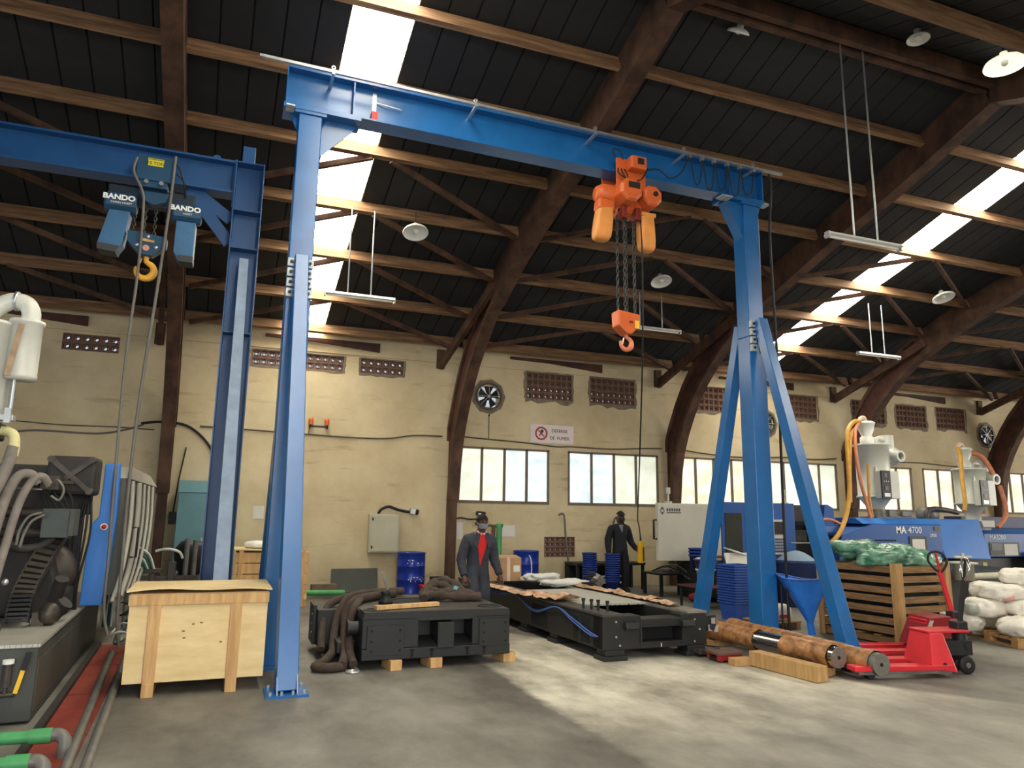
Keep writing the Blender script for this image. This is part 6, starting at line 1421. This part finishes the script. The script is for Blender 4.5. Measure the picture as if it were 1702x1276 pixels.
tag(build('scrap_tray', MB().box(8.6, 9.8, 13.9, 14.7, .44, .48).box(8.62, 8.68, 13.92, 13.98, 0, .44).box(9.72, 9.78, 13.92, 13.98, 0, .44).box(8.62, 8.68, 14.6, 14.66, 0, .44).box(9.72, 9.78, 14.6, 14.66, 0, .44), m_black), 'low black tray stand under the white machine door, under the cables', 'stand')
tag(build('red_scrap', MB().sack((8.9, 12.9, .09), .5, .3, .18, .3, 41, .25), M('scrap_red', (120, 36, 42), .6, 0, .2, 8)), 'dull red bundle on the floor below the white machine door', 'bundle')

# ---- slatted crate with green bags
pc_ = thing('slatted_crate', 'tall slatted pine crate filled with green film bags, behind the red pallet jacks', 'crate', (8.42, 7.65, 0), .075)
CW, CL, CH = 1.06, 1.34, 1.10
for x in (.05, .5, 1.0): build('pallet_bearer', MB().box(x-.04, x+.06, .02, CL, .02, .10), m_slat, pc_, local=True)
for k in range(5): build('pallet_board', MB().box(0, CW, .0+k*.31, .11+k*.31, .10, .125), m_slat, pc_, local=True)
for k in range(7):
    z = .15+.135*k; j = .006*((k*5) % 3)
    build('slat', MB().box(.02, CW-.02, .0, .02, z+j, z+j+.088), m_slat, pc_, local=True)
    build('slat', MB().box(.0, .02, .03, CL, z-j, z-j+.088), m_slat, pc_, local=True)
    build('slat', MB().box(CW-.02, CW, .03, CL, z, z+.088), m_slat, pc_, local=True); build('slat', MB().box(.02, CW-.02, CL-.02, CL, z, z+.088), m_slat, pc_, local=True)
for (x0, x1, y0, y1) in ((-.025, .0, -.03, .07), (.0, .10, -.03, .0), (CW-.09, CW, -.03, .0), (-.025, 0, CL-.09, CL), (CW, CW+.02, -.03, .07)):
    build('corner_post', MB().box(x0, x1, y0, y1, .0, CH-.01), m_slat2, pc_, local=True, bev=.003)
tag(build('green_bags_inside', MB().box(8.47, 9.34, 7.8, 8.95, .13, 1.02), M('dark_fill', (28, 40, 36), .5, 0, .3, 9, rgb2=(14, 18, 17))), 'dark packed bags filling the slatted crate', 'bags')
for k, (dx, dy, z, L, Wd, H, rz, lab) in enumerate(((.26, .45, 1.12, .62, .5, .20, .9, 'green film bag on the slatted crate, nearest the crane brace'), (.52, .22, 1.12, .6, .42, .22, .1, 'green film bag at the front corner of the slatted crate'), (.45, .95, 1.2, .7, .5, .22, .5, 'green film bag topmost on the heap above the slatted crate'), (.80, .7, 1.15, .6, .5, .22, -.4, 'green film bag sloping down at the back of the slatted crate'), (.82, .28, 1.07, .5, .36, .16, -.6, 'green film bag low behind the red jack handle, on the slatted crate'))):
    m = MB().sack((8.42+dx-.075*dy, 7.65+dy+.075*dx, z+.03), L*1.12, Wd*1.1, H*1.15, rz, 50+k, .38, n=40, m=22, e=.5); tag(build('green_bag', m, m_gbag), lab, 'bag')
# ---- pallet jacks
def jack(lab, loc, rz, handle_mat, hx, hz, back, lead, loop_mat, panel):
    t = thing('pallet_jack', lab, 'pallet jack', loc, rz)
    # local: forks towards -x, wheel end at +x
    for y in (-.20, .20):
        build('fork', MB().box(-1.15, .02, y-.08, y+.08, .085, .14), m_jack, t, local=True, bev=.008); build('fork_underside', MB().box(-1.1, 0, y-.06, y+.06, .05, .085), m_gpipe, t, local=True)
        build('load_roller', MB().cyl((-.95, y-.05, .045), (-.95, y+.05, .045), .042, 14), m_dark, t, local=True)
    hs_ = MB().add([(-.24, -.28, .10), (.06, -.28, .06), (.0, -.17, .46), (-.16, -.17, .46), (-.24, .2, .10), (.06, .2, .06), (.0, .15, .46), (-.16, .15, .46)], [(0, 1, 2, 3), (7, 6, 5, 4), (0, 4, 5, 1), (3, 2, 6, 7), (1, 5, 6, 2), (0, 3, 7, 4)])
    build('body', hs_, m_jack, t, local=True, bev=.012)
    build('body_cap', MB().box(-.18, .34, -.17, .15, .455, .475), m_jack, t, local=True, bev=.004)
    if panel:
        build('body_panel', MB().prism([(-.30, .16), (-.13, .50), (.14, .52), (.14, .2)], 'y', -.21, .21), m_jackd, t, local=True, bev=.01); build('body_label', MB().add([(-.275, -.212, .22), (-.22, -.212, .20), (-.09, -.212, .47), (-.14, -.212, .47)], [(0, 1, 2, 3)]), m_mwhite, t, local=True)
    build('axle_hole', MB().cyl((-.08, -.25, .14), (-.08, -.268, .14), .022, 10), m_hole_shade, t, local=True)
    pm = MB().cyl((.34, 0, .16), (.34, 0, .48), .075, 14).box(.05, .42, -.09, .09, .2, .36).cyl((.36, -.1, .3), (.36, .1, .3), .04, 10); build('pump', pm, m_black, t, local=True, bev=.006)
    for y in (-.085, .085):
        build('steer_wheel', MB().lathe([(.035, -.03), (.075, -.03), (.095, -.02), (.10, 0), (.095, .02), (.075, .03), (.035, .03)], (.33, y, .10), 24, 'y'), m_dark, t, local=True)
        sp_ = MB().cyl((.33, y-.031, .10), (.33, y+.031, .10), .03, 10)
        for k in range(5):
            a = 2*PI*k/5; sp_.bar((.33+.02*math.cos(a), y, .10+.02*math.sin(a)), (.33+.08*math.cos(a), y, .10+.08*math.sin(a)), .02, .022, up=(0, 1, 0))
        build('wheel_spokes', sp_, m_gpipe, t, local=True)
    build('handle', MB().bar((.34, lead*.1, .42), (hx, lead, hz-.2), .055, .03, up=(0, 1, 0)), handle_mat, t, local=True, bev=.006)
    build('handle_knuckle', MB().box(.27, .41, -.07, .07, .42, .56), m_black, t, local=True, bev=.015)
    d = (Vector((hx, lead, hz))-Vector((.34, 0, .42))).normalized(); s = Vector((0.93, -.36, 0)) if panel else Vector((.3, 1, 0)).normalized(); b = Vector((hx, lead, hz-.2))
    lp = [b-d*.02, b+d*.04+s*.06, b+d*.13+s*.105, b+d*.22+s*.075, b+d*.25, b+d*.22-s*.075, b+d*.13-s*.105, b+d*.04-s*.06]
    build('handle_loop', MB().tube(spline(lp+[lp[0]], 4)[:-1], .015, 8, close=True), loop_mat, t, local=True); build('handle_stem', MB().bar(b-d*.1, b+d*.24, .022, .018, up=(0, 1, 0)), handle_mat, t, local=True)
    return t
jack('red pallet jack with a black handle, its forks pointing at the wrapped shafts', (7.40, 6.30, 0), -.2, m_dark, .52, 1.20, 0, .06, m_chrome, False)
jack('red pallet jack with a red handle and white label, parked against the slatted crate', (8.20, 7.00, 0), -.25, m_jack, .20, 1.24, 0, .0, m_dark, True)

# ---- sacks on their pallet
sp = thing('pallet', 'low pine pallet under the pile of white sacks', 'pallet', (9.95, 7.15, 0), -.33)
for k in range(6): build('deck_board', MB().box(.0, 1.3, .02+.22*k, .14+.22*k, .105, .125), m_slat2, sp, local=True)
for x in (.03, .62, 1.22): build('stringer', MB().box(x-.03, x+.05, 0, 1.25, .085, .105), m_slat2, sp, local=True)
for x in (.03, .62, 1.22):
    for y in (.05, .6, 1.15): build('block', MB().box(x-.04, x+.06, y-.05, y+.08, .02, .085), m_slat2, sp, local=True)
for x in (.03, .62, 1.22): build('base_board', MB().box(x-.04, x+.06, 0, 1.25, 0, .02), m_slat2, sp, local=True)
SK = [((10.02, 8.02, .235), .62, .42, .24, 1.9, 0), ((10.32, 7.35, .235), .74, .45, .25, .25, 1), ((10.75, 8.15, .235), .7, .45, .24, .3, 0), ((10.32, 7.85, .45), .76, .44, .24, .18, 2), ((10.85, 7.62, .45), .72, .46, .24, -.1, 0), ((10.72, 8.05, .66), .7, .42, .22, .2, 0), ((10.62, 7.75, .665), .78, .44, .22, .12, 3), ((11.1, 7.8, .87), .74, .46, .24, .2, 0), ((11.0, 7.3, .24), .6, .4, .24, .6, 0)]
SL = ['white woven sack at the near corner of the pile, bottom row, nearest the jacks', 'white sack with a red stripe in the bottom row at the pallet front', 'white sack in the bottom row at the back of the pile', 'white sack with red stripes in the second row, tied end towards the jacks', 'plain white sack in the second row at the frame edge', 'white sack in the third row at the back of the pile', 'white sack with pink print in the third row of the pile', 'white sack topmost on the pile at the frame edge', 'white sack at the outer front corner of the pallet, bottom row']
for k, (c, L, Wd, H, rz, st) in enumerate(SK):
    s_ = thing('woven_sack', SL[k], 'sack', (c[0], c[1], c[2]-H/2), 0, None)
    build('sack_skin', MB().sack(c, L*1.04, Wd*1.02, H*1.06, rz, 70+k, .2, n=40, m=20, e=.48, pinch=.3), m_sack, s_)
    if st in (1, 2):
        R = Matrix.Rotation(rz, 3, 'Z')
        for q in ((-.16, -.12) if st == 2 else (-.12, -.09)):
            def fs(u, v, q=q): 
                a = PI*(u-.5)*1.5-PI/4; p = R @ Vector((q+.012*v, math.sin(a)*Wd*.5, math.cos(a)*H*.5)); return (c[0]+p.x*1.0, c[1]+p.y, c[2]+p.z*1.03)
            build('red_stripe', MB().grid(fs, 14, 1), m_red, s_)
    if st == 2: build('tied_end', MB().sack((c[0]-.40, c[1]-.07, c[2]), .16, .2, .16, 0, 5, .2), M('film_clear', (170, 174, 164), .3), s_)
    if st == 3: build('pink_print', MB().sack((c[0]-.18, c[1]-.13, c[2]-.06), .3, .2, .1, rz, 8, .1), M('print_pink', (214, 150, 148), .7), s_)
# ---- shafts wrapped in brown paper, timbers
def shaft(p0, p1, r, lab, polish):
    t = thing('wrapped_shaft', lab, 'shaft', ((p0[0]+p1[0])/2, (p0[1]+p1[1])/2, .05)); P0, P1 = Vector(p0), Vector(p1); d = (P1-P0).normalized(); a = Vector((0, 0, 1)); b = d.cross(a)
    segs = [(0, polish[0]), (polish[1], 1)] if polish else [(0, 1)]
    for s0, s1 in segs:
        def fn(u, v, s0=s0, s1=s1):
            s = s0+.025+(s1-s0-.025)*v; q = P0.lerp(P1, s); an = 2*PI*u; k = r*(1.05+.10*mnoise.noise(Vector((math.cos(an)*1.6, math.sin(an)*1.6, s*9+s0*5)))+.07*mnoise.noise(Vector((math.cos(an)*4, math.sin(an)*4, s*34))))
            return q+(a*math.sin(an)+b*math.cos(an))*k
        build('paper_wrap', MB().grid(fn, 30, 60), m_wrap, t)
    build('steel_core', MB().cyl(P0, P1, r*.96, 30), m_chrome if polish else m_gpipe, t)
    build('end_face', MB().cyl(P0-d*.004, P0, r*.95, 30), M('turned_steel', (150, 148, 142), .35, .7, .1, 20), t); build('centre_hole', MB().cyl(P0-d*.008, P0-d*.003, .02, 12), m_hole_shade, t)
    return t
shaft((6.16, 6.42, .205), (6.0, 9.05, .205), .115, 'thick wrapped steel shaft with a bare polished band, on the timber', (.29, .43))
shaft((6.50, 6.18, .16), (6.62, 8.85, .16), .12, 'thick steel shaft fully wrapped in brown paper, its end beside the jack forks', None)
tag(build('timber_beam', MB().bar((5.79, 6.28, .085), (5.72, 7.25, .085), .17, .16), m_slat2, bev=.006), 'square pine timber beam lying in front of the wrapped shafts', 'timber')
tag(build('timber_offcut', MB().obox((6.08, 6.55, .045), (.34, .12, .09), (0, 0, .5)), m_slat2, bev=.004), 'pine offcut under the ends of the wrapped shafts', 'timber')
tag(build('timber_offcut', MB().obox((5.57, 7.3, .04), (.26, .14, .08), (0, 0, -.05)), m_slat2, bev=.004), 'short pine offcut between the red clamps and the timber beam', 'timber')
tag(build('timber_offcut', MB().obox((6.3, 8.5, .04), (.9, .14, .08), (0, 0, 0)), m_slat2, bev=.004), 'long pine bearer under the far ends of the wrapped shafts', 'timber')
rc = thing('skate_roller', 'red steel transport skate on the slab beside the bed', 'skate', (5.55, 7.6, 0)); build('skate_top', MB().box(5.36, 5.72, 7.45, 7.70, .085, .11), M('skate_brown', (92, 66, 56), .7), rc)
for y in (7.48, 7.67): build('skate_side', MB().box(5.37, 5.71, y-.02, y+.02, .02, .085), m_jackd, rc, bev=.006)
for x in (5.42, 5.54, 5.66): build('roller', MB().cyl((x, 7.47, .035), (x, 7.68, .035), .033, 12), m_cast2, rc)
tag(build('steel_offcut', MB().obox((5.55, 7.95, .05), (.4, .24, .06), (.05, .1, .1)), m_cast2, bev=.006), 'flat grey steel offcut behind the red transport skate', 'steel')
tag(build('steel_bar', MB().cyl((5.9, 8.15, .03), (5.62, 8.35, .03), .025, 8), m_cast2), 'short steel bar on the slab beside the bed foot', 'bar')
tag(build('plank_stack', MB().box(6.6, 7.6, 10.9, 11.2, 0, .05).box(6.65, 7.5, 10.95, 11.22, .05, .10), m_slat2), 'two pale planks on the floor behind the bed and the nested bins', 'plank')
